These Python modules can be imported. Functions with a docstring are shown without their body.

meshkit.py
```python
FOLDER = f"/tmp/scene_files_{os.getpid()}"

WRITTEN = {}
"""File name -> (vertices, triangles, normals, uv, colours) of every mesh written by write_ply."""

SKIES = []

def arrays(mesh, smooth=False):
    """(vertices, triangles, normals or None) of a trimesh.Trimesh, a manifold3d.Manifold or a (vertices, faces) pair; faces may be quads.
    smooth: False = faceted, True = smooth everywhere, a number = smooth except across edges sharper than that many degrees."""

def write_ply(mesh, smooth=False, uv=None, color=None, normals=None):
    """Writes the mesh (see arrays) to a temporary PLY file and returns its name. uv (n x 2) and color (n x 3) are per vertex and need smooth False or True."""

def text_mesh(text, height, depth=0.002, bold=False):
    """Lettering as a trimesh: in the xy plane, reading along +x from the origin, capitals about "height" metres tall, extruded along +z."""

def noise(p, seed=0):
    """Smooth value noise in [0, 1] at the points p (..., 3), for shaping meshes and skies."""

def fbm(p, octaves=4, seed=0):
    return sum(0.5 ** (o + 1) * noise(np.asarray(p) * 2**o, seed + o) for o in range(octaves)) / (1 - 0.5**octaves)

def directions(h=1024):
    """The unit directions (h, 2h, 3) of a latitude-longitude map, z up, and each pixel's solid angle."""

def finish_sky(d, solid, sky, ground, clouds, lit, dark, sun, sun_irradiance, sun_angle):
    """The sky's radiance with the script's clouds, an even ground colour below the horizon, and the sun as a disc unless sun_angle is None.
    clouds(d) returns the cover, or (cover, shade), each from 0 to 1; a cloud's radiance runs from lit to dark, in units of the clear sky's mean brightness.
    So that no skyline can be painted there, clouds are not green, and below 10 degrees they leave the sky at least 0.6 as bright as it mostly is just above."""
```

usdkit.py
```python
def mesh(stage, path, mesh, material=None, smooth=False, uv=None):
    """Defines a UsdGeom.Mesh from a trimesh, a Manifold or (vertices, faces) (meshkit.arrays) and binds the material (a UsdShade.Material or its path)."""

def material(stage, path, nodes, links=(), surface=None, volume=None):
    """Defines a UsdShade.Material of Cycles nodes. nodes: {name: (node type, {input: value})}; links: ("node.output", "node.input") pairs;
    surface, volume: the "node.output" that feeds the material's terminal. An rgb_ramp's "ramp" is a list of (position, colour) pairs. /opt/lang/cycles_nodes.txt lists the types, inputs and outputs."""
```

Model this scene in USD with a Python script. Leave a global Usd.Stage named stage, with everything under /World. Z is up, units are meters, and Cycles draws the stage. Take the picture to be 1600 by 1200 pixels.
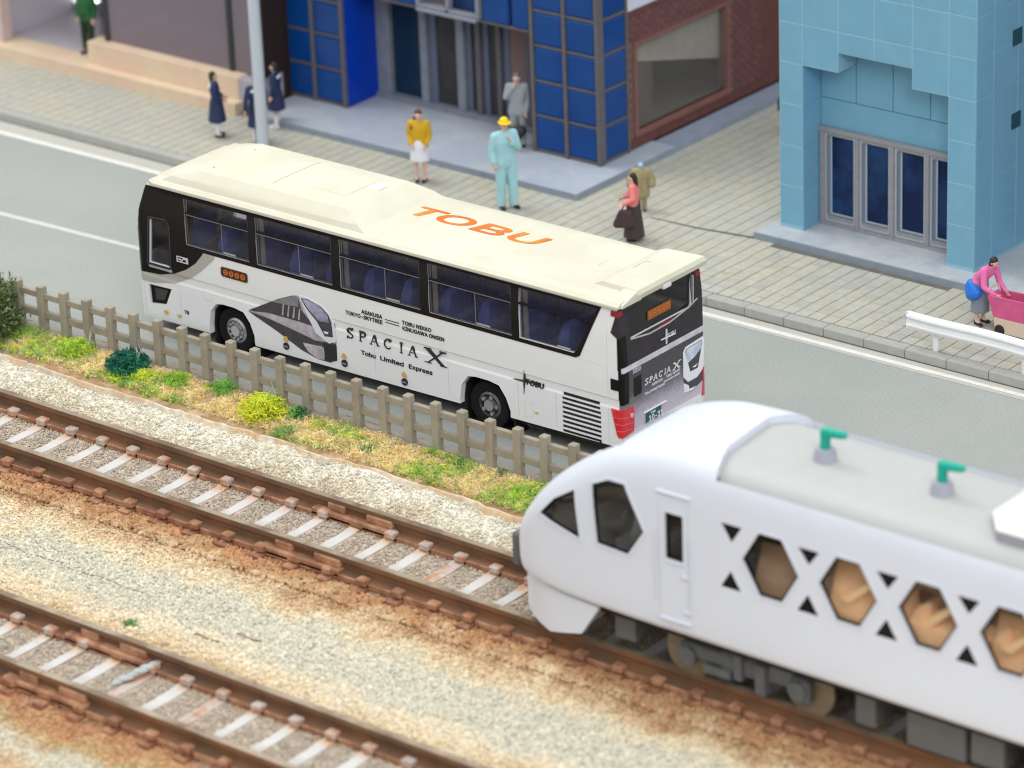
import math, random
from functools import lru_cache
import numpy as np
import trimesh
import manifold3d as m3
from manifold3d import Manifold, CrossSection
from shapely.geometry import Polygon, LineString, Point, box as sbox
from shapely import affinity, union_all
from scipy.spatial.transform import Rotation as Ro
from pxr import Usd, UsdGeom, UsdLux, UsdShade, Gf, Sdf, Vt
import usdkit, meshkit

stage = Usd.Stage.CreateInMemory()
UsdGeom.Xform.Define(stage, '/World')
UsdGeom.SetStageUpAxis(stage, 'Z')
rnd = random.Random(7)
rng = np.random.default_rng(7)

# ---------------------------------------------------------------- camera
CAM_POS = np.array([50.994, -50.068, 29.437])
CAM_ROT = (Ro.from_euler('z', 39.67872458, degrees=True) * Ro.from_euler('x', 90 - 23.5243056, degrees=True) * Ro.from_euler('z', -2.21778598, degrees=True)).as_matrix()
cam = UsdGeom.Camera.Define(stage, '/World/camera')
mm = np.eye(4); mm[:3, :3] = CAM_ROT.T; mm[3, :3] = CAM_POS
cam.AddTransformOp().Set(Gf.Matrix4d(*mm.ravel().tolist()))
cam.CreateHorizontalApertureAttr(36.0); cam.CreateVerticalApertureAttr(27.0)
cam.CreateFocalLengthAttr(135.0)
cam.CreateClippingRangeAttr(Gf.Vec2f(1.0, 1000.0))
cam.CreateFStopAttr(0.30)
cam.CreateFocusDistanceAttr(72.5)
cam.CreateExposureAttr(0.54)

# ---------------------------------------------------------------- light: ceiling panels of the exhibition room, and the pale room itself
def look_at(prim, pos, target):
    z = np.array(pos, float) - np.array(target, float); z /= np.linalg.norm(z)
    x = np.cross([0, 1, 0.001], z); x /= np.linalg.norm(x); y = np.cross(z, x)
    m = np.eye(4); m[0, :3], m[1, :3], m[2, :3], m[3, :3] = x, y, z, pos
    prim.AddTransformOp().Set(Gf.Matrix4d(*m.ravel().tolist()))
def area_light(name, pos, target, w, h, power, color):
    L = UsdLux.RectLight.Define(stage, '/World/' + name)
    L.CreateWidthAttr(w); L.CreateHeightAttr(h); L.CreateIntensityAttr(power); L.CreateColorAttr(Gf.Vec3f(*color))
    look_at(L, pos, target)
area_light('ceiling_panel', (-22, 6, 54), (4, 1, 0), 28, 24, 5.6, (1.0, 0.985, 0.955))
area_light('ceiling_panel_001', (46, -28, 37), (8, 0, 0), 22, 16, 6.6, (0.95, 0.97, 1.0))
# the hall around: pale ceiling, dimmer walls, dark floor
room = usdkit.material(stage, '/World/Looks/room_light', {'t': ('texture_coordinate', {}), 's': ('separate_xyz', {}), 'mr': ('map_range', {'from_min': -1.0, 'from_max': 1.0}),
    'r': ('rgb_ramp', {'ramp': [(0.0, (.10, .095, .09)), (0.42, (.13, .125, .12)), (0.56, (.30, .31, .32)), (0.75, (.50, .52, .54)), (1.0, (.58, .60, .62))]}),
    'b': ('background_shader', {'strength': 1.15})}, [('t.generated', 's.vector'), ('s.z', 'mr.value'), ('mr.result', 'r.fac'), ('r.color', 'b.color')], surface='b.background')
dome = UsdLux.DomeLight.Define(stage, '/World/sky')  # dome standing for the unseen hall, indoors
UsdShade.MaterialBindingAPI.Apply(dome.GetPrim()).Bind(room)

# ---------------------------------------------------------------- helpers
UsdGeom.Scope.Define(stage, '/World/Looks')
MATS = {}
def mat(name, color, rough=0.5, vary=0.0, vscale=3.0, bump=0.0, bscale=30.0, spec=0.4, metal=0.0, color2=None, c2scale=1.0, c2range=(0.45, 0.6), coat=0.0, rand=0.0):
    """A plastic or paint: base colour with slow and fast variation, optional second tone in patches, fine bump."""
    if name in MATS: return MATS[name]
    nodes = {'g': ('geometry', {}), 'p': ('principled_bsdf', {'base_color': color, 'roughness': rough, 'specular_ior_level': spec, 'metallic': metal, 'coat_weight': coat})}
    links = []
    src = None
    if color2 is not None:
        nodes['n2'] = ('noise_texture', {'scale': c2scale, 'detail': 6.0, 'roughness': 0.62})
        nodes['r2'] = ('rgb_ramp', {'ramp': [(c2range[0], color), (c2range[1], color2)]})
        links += [('g.position', 'n2.vector'), ('n2.fac', 'r2.fac')]; src = 'r2.color'
    if vary > 0:
        nodes['n1'] = ('noise_texture', {'scale': vscale, 'detail': 5.0, 'roughness': 0.6})
        nodes['r1'] = ('rgb_ramp', {'ramp': [(0.25, (1 - vary,) * 3), (0.75, (1 + vary,) * 3)]})
        nodes['m1'] = ('mix_color', {'blend_type': 'multiply', 'fac': 1.0, 'a': color, 'use_clamp': False})
        links += [('g.position', 'n1.vector'), ('n1.fac', 'r1.fac'), ('r1.color', 'm1.b')]
        if src: links.append((src, 'm1.a'))
        src = 'm1.result'
    if rand > 0:
        nodes['oi'] = ('object_info', {})
        nodes['ro'] = ('rgb_ramp', {'ramp': [(0.0, (1 - rand,) * 3), (1.0, (1 + rand,) * 3)]})
        nodes['mo'] = ('mix_color', {'blend_type': 'multiply', 'fac': 1.0, 'a': color, 'use_clamp': False})
        links += [('oi.random', 'ro.fac'), ('ro.color', 'mo.b')]
        if src: links.append((src, 'mo.a'))
        src = 'mo.result'
    if src: links.append((src, 'p.base_color'))
    if bump > 0:
        nodes['nb'] = ('noise_texture', {'scale': bscale, 'detail': 4.0, 'roughness': 0.6})
        nodes['b'] = ('bump', {'strength': 1.0, 'distance': bump})
        links += [('g.position', 'nb.vector'), ('nb.fac', 'b.height'), ('b.normal', 'p.normal')]
    MATS[name] = usdkit.material(stage, '/World/Looks/' + name, nodes, links, surface='p.BSDF')
    return MATS[name]
def glass(name, tint=(1, 1, 1), dark=0.25, color=(0.02, 0.02, 0.025), rough=0.04, ior=1.4):
    """A thin pane: see-through tinted, part smoky body, mirror by fresnel."""
    if name in MATS: return MATS[name]
    n = {'t': ('transparent_bsdf', {'color': tint}), 'd': ('diffuse_bsdf', {'color': color}), 'gl': ('glossy_bsdf', {'color': (1, 1, 1), 'roughness': rough}),
         'f': ('fresnel', {'IOR': ior}), 'g': ('geometry', {}), 'inv': ('math', {'math_type': 'subtract', 'value1': 1.0}), 'k': ('math', {'math_type': 'multiply'}), 'm1': ('mix_closure', {'fac': dark}), 'm2': ('mix_closure', {})}
    MATS[name] = usdkit.material(stage, '/World/Looks/' + name, n, [('t.BSDF', 'm1.closure1'), ('d.BSDF', 'm1.closure2'), ('m1.closure', 'm2.closure1'), ('gl.BSDF', 'm2.closure2'), ('g.backfacing', 'inv.value2'), ('f.fac', 'k.value1'), ('inv.value', 'k.value2'), ('k.value', 'm2.fac')], surface='m2.closure')
    return MATS[name]

COUNT, ORIGIN = {}, {}
def numbered(parent, name):
    k = (parent, name); n = COUNT.get(k, 0); COUNT[k] = n + 1
    return f'{parent}/{name}' + (f'_{n:03d}' if n else '')
def custom(prim, **kw):
    for k, v in kw.items():
        if v: prim.SetCustomDataByKey(k, v)
def thing(name, label=None, cat=None, loc=(0, 0, 0), group=None, kind=None):
    p = numbered('/World', name)
    x = UsdGeom.Xform.Define(stage, p); x.AddTranslateOp().Set(Gf.Vec3d(*map(float, loc)))
    custom(x.GetPrim(), label=label, category=cat, group=group, kind=kind)
    ORIGIN[p] = np.array(loc, float)
    return p
def arr(mesh):
    v, f, _ = meshkit.arrays(mesh)
    return np.array(v, float), np.array(f)
def part(parent, name, mesh, material, smooth=False, label=None, kind=None):
    """One mesh prim, given in world coordinates, under its thing (or another part)."""
    v, f = arr(mesh)
    o = ORIGIN.get(parent, np.zeros(3))
    p = numbered(parent, name)
    usdkit.mesh(stage, p, (v - o, f), material, smooth=smooth)
    ORIGIN[p] = o
    custom(stage.GetPrimAtPath(p), label=label, kind=kind)
    return p
def single(name, mesh, material, label=None, cat=None, group=None, kind=None, smooth=False):
    p = numbered('/World', name)
    usdkit.mesh(stage, p, arr(mesh), material, smooth=smooth)
    custom(stage.GetPrimAtPath(p), label=label, category=cat, group=group, kind=kind)
    ORIGIN[p] = np.zeros(3)
    return p
def bx(x0, x1, y0, y1, z0, z1, ch=0.0):
    """A box, its edges chamfered by ch."""
    if ch <= 0:
        b = trimesh.creation.box((x1 - x0, y1 - y0, z1 - z0)); b.apply_translation(((x0 + x1) / 2, (y0 + y1) / 2, (z0 + z1) / 2)); return b
    pts = []
    for sx in (0, 1):
        for sy in (0, 1):
            for sz in (0, 1):
                c = np.array([(x0, x1)[sx], (y0, y1)[sy], (z0, z1)[sz]]); d = np.array([1 - 2 * sx, 1 - 2 * sy, 1 - 2 * sz]) * ch
                for k in range(3):
                    q = d.copy(); q[k] = 0; pts.append(c + q)
    return Manifold.hull_points(np.array(pts))
def open_box(x0, x1, y0, y1, z0, z1):
    """Top and sides only (ten triangles)."""
    v = [(x, y, z) for z in (z0, z1) for y in (y0, y1) for x in (x0, x1)]
    q = [(4, 5, 7, 6), (0, 1, 5, 4), (1, 3, 7, 5), (3, 2, 6, 7), (2, 0, 4, 6)]
    return np.array(v, float), np.array(q)
def join(*ms):
    vs, fs, n = [], [], 0
    for m in ms:
        v, f, _ = meshkit.arrays(m); vs.append(v); fs.append(f + n); n += len(v)
    return np.vstack(vs), np.vstack(fs)
def man(mesh):
    v, f = arr(mesh)
    return Manifold(m3.Mesh(np.asarray(v, np.float32), np.asarray(f, np.uint32)))
def cs(poly):
    return CrossSection([np.asarray(poly, float)], m3.FillRule.NonZero)
def cs_shape(s):
    """shapely polygon or multipolygon to CrossSection."""
    polys = [s] if s.geom_type == 'Polygon' else [g for g in s.geoms if g.geom_type == 'Polygon']
    loops = []
    for p in polys:
        loops.append(np.array(p.exterior.coords)[:-1] if p.exterior.is_ccw else np.array(p.exterior.coords)[::-1][:-1])
        for r in p.interiors:
            c = np.array(r.coords)[:-1]
            loops.append(c[::-1] if r.is_ccw else c)
    return CrossSection(loops, m3.FillRule.NonZero)
def prism_y(shape, y0, y1):
    """Outline in (x, z), running from y0 to y1."""
    c = cs_shape(shape) if hasattr(shape, 'geom_type') else cs(shape)
    m = Manifold.extrude(c, y1 - y0)           # x, y=z, z up
    return m.transform(np.array([[1, 0, 0, 0], [0, 0, -1, y1], [0, 1, 0, 0]], float))
def prism_x(shape, x0, x1):
    """Outline in (y, z), running from x0 to x1."""
    c = cs_shape(shape) if hasattr(shape, 'geom_type') else cs(shape)
    m = Manifold.extrude(c, x1 - x0)
    return m.transform(np.array([[0, 0, 1, x0], [1, 0, 0, 0], [0, 1, 0, 0]], float))
def prism_z(shape, z0, z1):
    c = cs_shape(shape) if hasattr(shape, 'geom_type') else cs(shape)
    return Manifold.extrude(c, z1 - z0).translate((0, 0, z0))
def mbox(x0, x1, y0, y1, z0, z1):
    return Manifold.cube((x1 - x0, y1 - y0, z1 - z0)).translate((x0, y0, z0))
def tube(pts, r, n=8):
    p = np.array(pts, float); r = np.broadcast_to(r, (len(p),))
    t = np.gradient(p, axis=0); t /= np.linalg.norm(t, axis=1, keepdims=True)
    ref = np.array([0, 0, 1.0]) if abs(t[0][2]) < 0.9 else np.array([1.0, 0, 0])
    a = np.cross(t, ref); a /= np.linalg.norm(a, axis=1, keepdims=True); b = np.cross(t, a)
    an = np.arange(n) * 2 * np.pi / n
    v = p[:, None] + r[:, None, None] * (np.cos(an)[None, :, None] * a[:, None] + np.sin(an)[None, :, None] * b[:, None])
    v = np.vstack([v.reshape(-1, 3), p[:1], p[-1:]]); f = []
    for i in range(len(p) - 1):
        for j in range(n):
            k = (j + 1) % n; f += [(i * n + j, i * n + k, (i + 1) * n + k), (i * n + j, (i + 1) * n + k, (i + 1) * n + j)]
    c0 = len(p) * n; l = (len(p) - 1) * n
    for j in range(n):
        k = (j + 1) % n; f += [(c0, k, j), (c0 + 1, l + j, l + k)]
    return v, np.array(f)
def cyl(r, h, axis='z', n=24, loc=(0, 0, 0)):
    c = trimesh.creation.cylinder(r, h, sections=n)
    if axis == 'y': c.apply_transform(trimesh.transformations.rotation_matrix(np.pi / 2, (1, 0, 0)))
    if axis == 'x': c.apply_transform(trimesh.transformations.rotation_matrix(np.pi / 2, (0, 1, 0)))
    c.apply_translation(loc); return c
def lathe_y(profile, n=32, loc=(0, 0, 0)):
    """profile: (radius, y) pairs, turned about an axis along y; closed by its own ends."""
    r = trimesh.creation.revolve(np.array(profile), sections=n)
    r.apply_transform(np.array([[1, 0, 0, 0], [0, 0, 1, 0], [0, -1, 0, 0], [0, 0, 0, 1]], float))
    if r.volume < 0: r.invert()
    r.apply_translation(loc); return r
def rrect(x0, x1, y0, y1, r, n=4):
    return Polygon([(x0, y0), (x1, y0), (x1, y1), (x0, y1)]).buffer(-r, join_style=1).buffer(r, quad_segs=n)
def on_y(mesh, x, y, z, shear=0.0, sx=1.0):
    """Lettering laid in the xy plane to the wall facing -y at (x, y, z)."""
    v, f = arr(mesh)
    w = np.stack([x + sx * (v[:, 0] + shear * v[:, 1]), y - v[:, 2], z + v[:, 1]], 1)
    return w, f
def on_x(mesh, x, y, z, shear=0.0, sx=1.0, rise=0.0):
    v, f = arr(mesh)
    w = np.stack([x + v[:, 2], y + sx * (v[:, 0] + shear * v[:, 1]), z + v[:, 1] + rise * v[:, 0]], 1)
    return w, f
def noise(p, s):
    return meshkit.noise(np.asarray(p, float) * s)

# ================================================================ THE SETTING
M_ROAD = mat('road_grey', (0.33, 0.345, 0.32), 0.75, vary=0.20, vscale=26, bump=0.012, bscale=28, color2=(0.35, 0.362, 0.335), c2scale=0.35)
M_LINE = mat('road_paint', (0.72, 0.71, 0.66), 0.6, vary=0.08, vscale=5, color2=(0.52, 0.52, 0.48), c2scale=2.2, c2range=(0.58, 0.75))
M_GUTTER = mat('gutter_grey', (0.47, 0.455, 0.40), 0.75, vary=0.08, vscale=6)
M_SLAB = mat('paving_slab', (0.43, 0.42, 0.365), 0.8, vary=0.12, vscale=7, bump=0.008, bscale=30, color2=(0.47, 0.445, 0.355), c2scale=0.6, c2range=(0.42, 0.62), rand=0.05)
M_SLAB2 = mat('paving_slab_warm', (0.46, 0.43, 0.34), 0.8, vary=0.12, vscale=6, bump=0.008, bscale=30, color2=(0.40, 0.39, 0.34), c2scale=0.8)
M_JOINT = mat('paving_joint', (0.13, 0.125, 0.105), 0.9, vary=0.2, vscale=4)
M_KERB = mat('kerb_stone', (0.39, 0.39, 0.355), 0.75, vary=0.10, vscale=5, bump=0.006, bscale=25)
M_KERBFACE = mat('kerb_base', (0.14, 0.145, 0.14), 0.85)

ROAD = thing('road', kind='structure')
part(ROAD, 'road_surface', bx(-45, 45, -1.0, 7.3, -0.4, 0.0), M_ROAD)
def strip(x0, x1, ya0, ya1, w0, w1, z, n=60):
    """A painted stripe from (x0, ya0) to (x1, ya1), its edges a little uneven."""
    x = np.linspace(x0, x1, n); t = (x - x0) / (x1 - x0)
    y = ya0 + (ya1 - ya0) * t; w = w0 + (w1 - w0) * t
    a = y - w / 2 + rng.normal(0, 0.004, n); b = y + w / 2 + rng.normal(0, 0.004, n)
    v = np.vstack([np.stack([x, a, np.full(n, z)], 1), np.stack([x, b, np.full(n, z)], 1)])
    i = np.arange(n - 1)
    return v, np.stack([i, i + 1, n + i + 1, n + i], 1)
part(ROAD, 'gutter', strip(-45, 45, 6.66, 7.20, 0.90, 0.28, 0.004), M_GUTTER)
part(ROAD, 'edge_line', strip(-45, 45, 6.16, 7.36, 0.26, 0.06, 0.008, 200), M_LINE)
part(ROAD, 'centre_line', strip(-45, 4, 1.35, 3.42, 0.15, 0.15, 0.004, 200), mat('worn_road_paint', (0.60, 0.59, 0.545), 0.65, vary=0.12, vscale=6, color2=(0.46, 0.46, 0.42), c2scale=3.0, c2range=(0.5, 0.7)))

PAVE = thing('pavement', kind='structure')
part(PAVE, 'pavement_bed', bx(-45, 45, 7.24, 34, -0.4, 0.186), M_JOINT)
# kerb stones
n = 0
for k in range(-14, 12):
    x0 = 13.35 + 0.95 * k
    dy = 0.013 * (x0 - 13) if x0 < 13 else 0
    part(PAVE, 'kerb_stone', bx(x0 + 0.006, x0 + 0.944, 7.20 + rng.normal(0, 0.004), 7.46, 0.012, 0.2 + rng.normal(0, 0.003), 0.012), M_KERB)
part(PAVE, 'kerb_gap', bx(-45, 45, 7.188, 7.23, -.1, .022), M_JOINT)
part(PAVE, 'kerb_base', bx(-45, 45, 7.22, 7.5, -0.3, 0.1), M_KERBFACE)
part(PAVE, 'far_kerb', join(bx(-45, 13.35 + 0.95 * -14, 7.2, 7.46, 0, 0.2), bx(13.35 + 0.95 * 12, 45, 7.2, 7.46, 0, 0.2)), M_KERB)
part(PAVE, 'seam', tube([(5.05, 10.12, .205), (6.2, 10.16, .207), (7.55, 10.36, .206)], [.012, .02, .028], 6), M_JOINT)
# slabs: rows along the kerb and the alley between the buildings
PX, PY = 0.311, 0.335
cells = []
for i in range(-112, 62):
    for j in range(0, 9):
        x0, y0 = 13.05 + PX * i, 7.475 + PY * j
        if y0 > 9.9 and (x0 < 3.4 or x0 > 7.4): continue
        if j == 8: continue
        cells.append((x0, y0))
for i in range(-34, -16):
    for j in range(8, 34):
        cells.append((13.05 + PX * i, 7.475 + PY * j))
for i in range(-2, 30):
    for j in range(8, 20):
        cells.append((13.05 + PX * i, 7.475 + PY * j))
def seen(c):
    """How large a slab shows: nearer and in the frame first, those behind the coach or the train last."""
    p = CAM_ROT.T @ (np.array([c[0], c[1], 0.2]) - CAM_POS)
    u, v = p[0] / -p[2] * 6000, -p[1] / -p[2] * 6000
    hidden = (abs(u) > 800 or abs(v) > 600) or (c[1] < 9.2 and -7.5 < c[0] < 3.5 and c[1] < 8.6) 
    return (1e4 if hidden else 0) - p[2]
cells.sort(key=seen)
rest = []
for k, (x0, y0) in enumerate(cells):
    dz = rng.normal(0, 0.0012)
    g = 0.011; h = 0.0045 if y0 < 8.3 else 0.002
    b = open_box(x0 + g, x0 + PX - g, y0 + h, y0 + PY - h, 0.18, 0.202 + dz)
    if k < 300: part(PAVE, 'paving_slab', b, M_SLAB if rng.random() < 0.75 else M_SLAB2)
    else: rest.append(b)
part(PAVE, 'paving_slabs_further_off', join(*rest), M_SLAB, kind='stuff')

# ---- the ground under the tracks: sand and ballast sheets
def dirt(name, stops, bump=0.05, bscale=12):
    """Sand whose own tint changes with the distance from the rails (rust there, pale between)."""
    n = {'g': ('geometry', {}), 's': ('separate_xyz', {}), 'nz': ('noise_texture', {'scale': 1.1, 'detail': 6.0, 'roughness': 0.65}),
         'a': ('math', {'math_type': 'multiply_add', 'value2': 2.6, 'value3': -1.3}), 'y': ('math', {'math_type': 'add'}),
         'mr': ('map_range', {'from_min': -14.0, 'from_max': 0.0}), 'r': ('rgb_ramp', {'ramp': [((y + 14.0) / 14.0, c) for y, c in stops]}),
         'v': ('voronoi_texture', {'scale': 21.0}), 'vr': ('rgb_ramp', {'ramp': [(0.0, (0.56,) * 3), (0.35, (.90,) * 3), (0.6, (1.03,) * 3), (1.0, (1.24, 1.23, 1.20))]}), 'vb': ('rgb_to_bw', {}),
         'm': ('mix_color', {'blend_type': 'multiply', 'fac': 1.0, 'use_clamp': False}), 'p': ('principled_bsdf', {'roughness': 0.8, 'specular_ior_level': 0.3}),
         'nb': ('noise_texture', {'scale': bscale, 'detail': 5.0, 'roughness': 0.65}), 'b': ('bump', {'strength': 1.0, 'distance': bump})}
    l = [('g.position', 's.vector'), ('g.position', 'nz.vector'), ('nz.fac', 'a.value1'), ('a.value', 'y.value1'), ('s.y', 'y.value2'), ('y.value', 'mr.value'), ('mr.result', 'r.fac'),
         ('g.position', 'v.vector'), ('v.color', 'vb.color'), ('vb.val', 'vr.fac'), ('r.color', 'm.a'), ('vr.color', 'm.b'), ('m.result', 'p.base_color'),
         ('g.position', 'nb.vector'), ('nb.fac', 'b.height'), ('b.normal', 'p.normal')]
    return usdkit.material(stage, '/World/Looks/' + name, n, l, surface='p.BSDF')
PALE, OCHRE, RUST, GREYB = (0.73, 0.69, 0.56), (0.72, 0.535, 0.33), (0.57, 0.285, 0.145), (0.55, 0.465, 0.37)
STOPS = [(-13.9, OCHRE), (-13.2, PALE), (-12.6, (0.62, 0.44, 0.22)), (-12.0, RUST), (-11.4, GREYB), (-10.3, GREYB), (-9.8, (0.56, 0.40, 0.2)), (-9.3, (0.80, 0.65, 0.43)), (-8.8, (0.84, 0.75, 0.57)), (-8.4, PALE), (-7.4, PALE), (-6.9, (0.82, 0.70, 0.49)), (-6.5, OCHRE), (-6.05, (0.50, 0.29, 0.14)), (-5.6, RUST), (-5.2, GREYB), (-4.0, GREYB), (-3.6, (0.45, 0.36, 0.24)), (-3.2, (0.70, 0.62, 0.46)), (-2.5, (0.86, 0.82, 0.70)), (-1.5, (0.55, 0.48, 0.36))]
M_SAND = dirt('sand', STOPS)
M_GRAIN = dirt('sand_grain', STOPS, 0.02, 30)
def sheet(x0, x1, y0, y1, step, zf):
    xs, ys = np.arange(x0, x1 + step / 2, step), np.arange(y0, y1 + step / 2, step)
    X, Y = np.meshgrid(xs, ys, indexing='ij'); P = np.stack([X, Y, np.zeros_like(X)], -1).reshape(-1, 3)
    P[:, 2] = zf(P[:, 0], P[:, 1]); nx, ny = len(xs), len(ys)
    i, j = np.meshgrid(np.arange(nx - 1), np.arange(ny - 1), indexing='ij'); a = (i * ny + j).ravel()
    return P, np.stack([a, a + ny, a + ny + 1, a + 1], 1)
def ground_z(x, y):
    p = np.stack([x, y, np.zeros_like(x)], -1)
    z = -0.46 + 0.05 * (meshkit.noise(p * 1.3) - 0.5) + 0.05 * (meshkit.noise(p * 5.0, 3) - 0.5)
    for yc, w in ((-4.68, 1.15), (-10.85, 1.15)):         # between the rails the bed lies a little higher and even
        t = np.clip((w - np.abs(y - yc)) / 0.3, 0, 1); z = z * (1 - t) + (-0.42 + 0.03 * meshkit.noise(p * 6, 5)) * t
    t = np.clip((y + 3.3) / 1.3, 0, 1)
    return z + 0.30 * t
GROUND = thing('ground', kind='structure')
part(GROUND, 'sand_bed', sheet(-16, 30, -15.0, -2.2, 0.09, ground_z), M_SAND, smooth=True)
part(GROUND, 'baseboard', bx(-24, 34, -16.2, 34, -1.4, -0.62), mat('baseboard', (0.20, 0.15, 0.10), 0.8))
M_EARTH = mat('bare_earth', (0.33, 0.20, 0.10), 0.85, vary=0.25, vscale=3, color2=(0.55, 0.42, 0.25), c2scale=1.6, c2range=(0.5, 0.68), bump=0.03, bscale=14)
def verge_z(x, y):
    p = np.stack([x, y, np.zeros_like(x)], -1)
    edge = -2.32 + 0.16 * (meshkit.noise(p * np.array([0.9, 0, 0])) - 0.5) + 0.08 * (meshkit.noise(p * np.array([4.5, 0, 0]), 2) - 0.5)
    t = np.clip((y - edge) / 1.0, 0, 1)
    z = -0.17 + 0.16 * t + 0.05 * (meshkit.noise(p * 3.0, 4) - 0.5)
    return np.where(y < edge, -0.5, z)
part(GROUND, 'verge', sheet(-16, 30, -2.6, -0.95, 0.045, verge_z), M_EARTH, smooth=25)

lx = np.linspace(-12, 16, 420); le = -2.32 + 0.16 * (meshkit.noise(np.stack([lx * .9, lx * 0, lx * 0], 1)) - 0.5) + 0.08 * (meshkit.noise(np.stack([lx * 4.5, lx * 0, lx * 0], 1), 2) - 0.5)
lw = .012 + .055 * meshkit.noise(np.stack([lx * 1.3, lx * 0, lx * 0], 1), 8); lv = np.vstack([np.stack([lx, le - lw, np.full_like(lx, -.30)], 1), np.stack([lx, le - lw * .5, np.full_like(lx, -.155)], 1), np.stack([lx, le + .03, -.145 + .02 * lw], 1)]); li = np.arange(419)
part(GROUND, 'plaster_lip', (lv, np.vstack([np.stack([li, li + 1, li + 421, li + 420], 1), np.stack([li + 420, li + 421, li + 841, li + 840], 1)])), mat('plaster_lip', (.66, .48, .29), .8, vary=.25, vscale=6, color2=(.74, .66, .52), c2scale=1.4, bump=.02, bscale=16), smooth=True)
def ico(sub, squash, jitter, seed):
    r = np.random.default_rng(seed); m = trimesh.creation.icosphere(sub); v = m.vertices * (1 + r.normal(0, jitter, (len(m.vertices), 1)))
    return v * squash, m.faces
def scatter(name, protos, material, pos, scale, quat_rng, kind='stuff', label=None, cat=None):
    path = numbered('/World', name)
    pi = UsdGeom.PointInstancer.Define(stage, path)
    targets = []
    for k, (v, f) in enumerate(protos):
        mt = material[k] if isinstance(material, list) else material
        q = f'{path}/protos/p{k}'
        usdkit.mesh(stage, q, (v, f), mt); targets.append(Sdf.Path(q))
    pi.CreatePrototypesRel().SetTargets(targets)
    n = len(pos)
    pi.CreateProtoIndicesAttr(Vt.IntArray.FromNumpy(quat_rng.integers(0, len(protos), n).astype(np.int32)))
    pi.CreatePositionsAttr(Vt.Vec3fArray.FromNumpy(np.asarray(pos, np.float32)))
    pi.CreateScalesAttr(Vt.Vec3fArray.FromNumpy(np.repeat(np.asarray(scale, np.float32)[:, None], 3, 1)))
    q = quat_rng.normal(size=(n, 4)); q /= np.linalg.norm(q, axis=1, keepdims=True)
    pi.CreateOrientationsAttr(Vt.QuathArray([Gf.Quath(float(a[0]), Gf.Vec3h(float(a[1]), float(a[2]), float(a[3]))) for a in q]))
    custom(pi.GetPrim(), kind=kind, label=label, category=cat)
def inframe(p, m=40):
    c = (np.asarray(p) - CAM_POS) @ CAM_ROT
    return (np.abs(c[:, 0] / -c[:, 2] * 6000) < 800 + m) & (np.abs(c[:, 1] / -c[:, 2] * 6000) < 600 + m)
# grains of the glued ballast
gr = np.random.default_rng(11)
N = 250000
gx, gy = gr.uniform(-9, 26, N), gr.uniform(-14.5, -2.3, N)
bed = ((np.abs(gy + 4.68) < 0.78) | (np.abs(gy + 10.85) < 0.78))
tie = (np.abs(gy + 4.68) < 1.3) & (np.abs(((gx - 0.22 + 0.4) % 0.8) - 0.4) < 0.16) | (np.abs(gy + 10.85) < 1.3) & (np.abs(((gx - 7.43 + 0.4) % 0.8) - 0.4) < 0.16)
keep = ~tie & ~((np.abs(gy + 3.83) < 0.16) | (np.abs(gy + 5.53) < 0.16) | (np.abs(gy + 10.0) < 0.16) | (np.abs(gy + 11.7) < 0.16))
gp = np.stack([gx, gy, ground_z(gx, gy)], 1)
keep &= inframe(gp)
gp = gp[keep]; gb = bed[keep]
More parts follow.
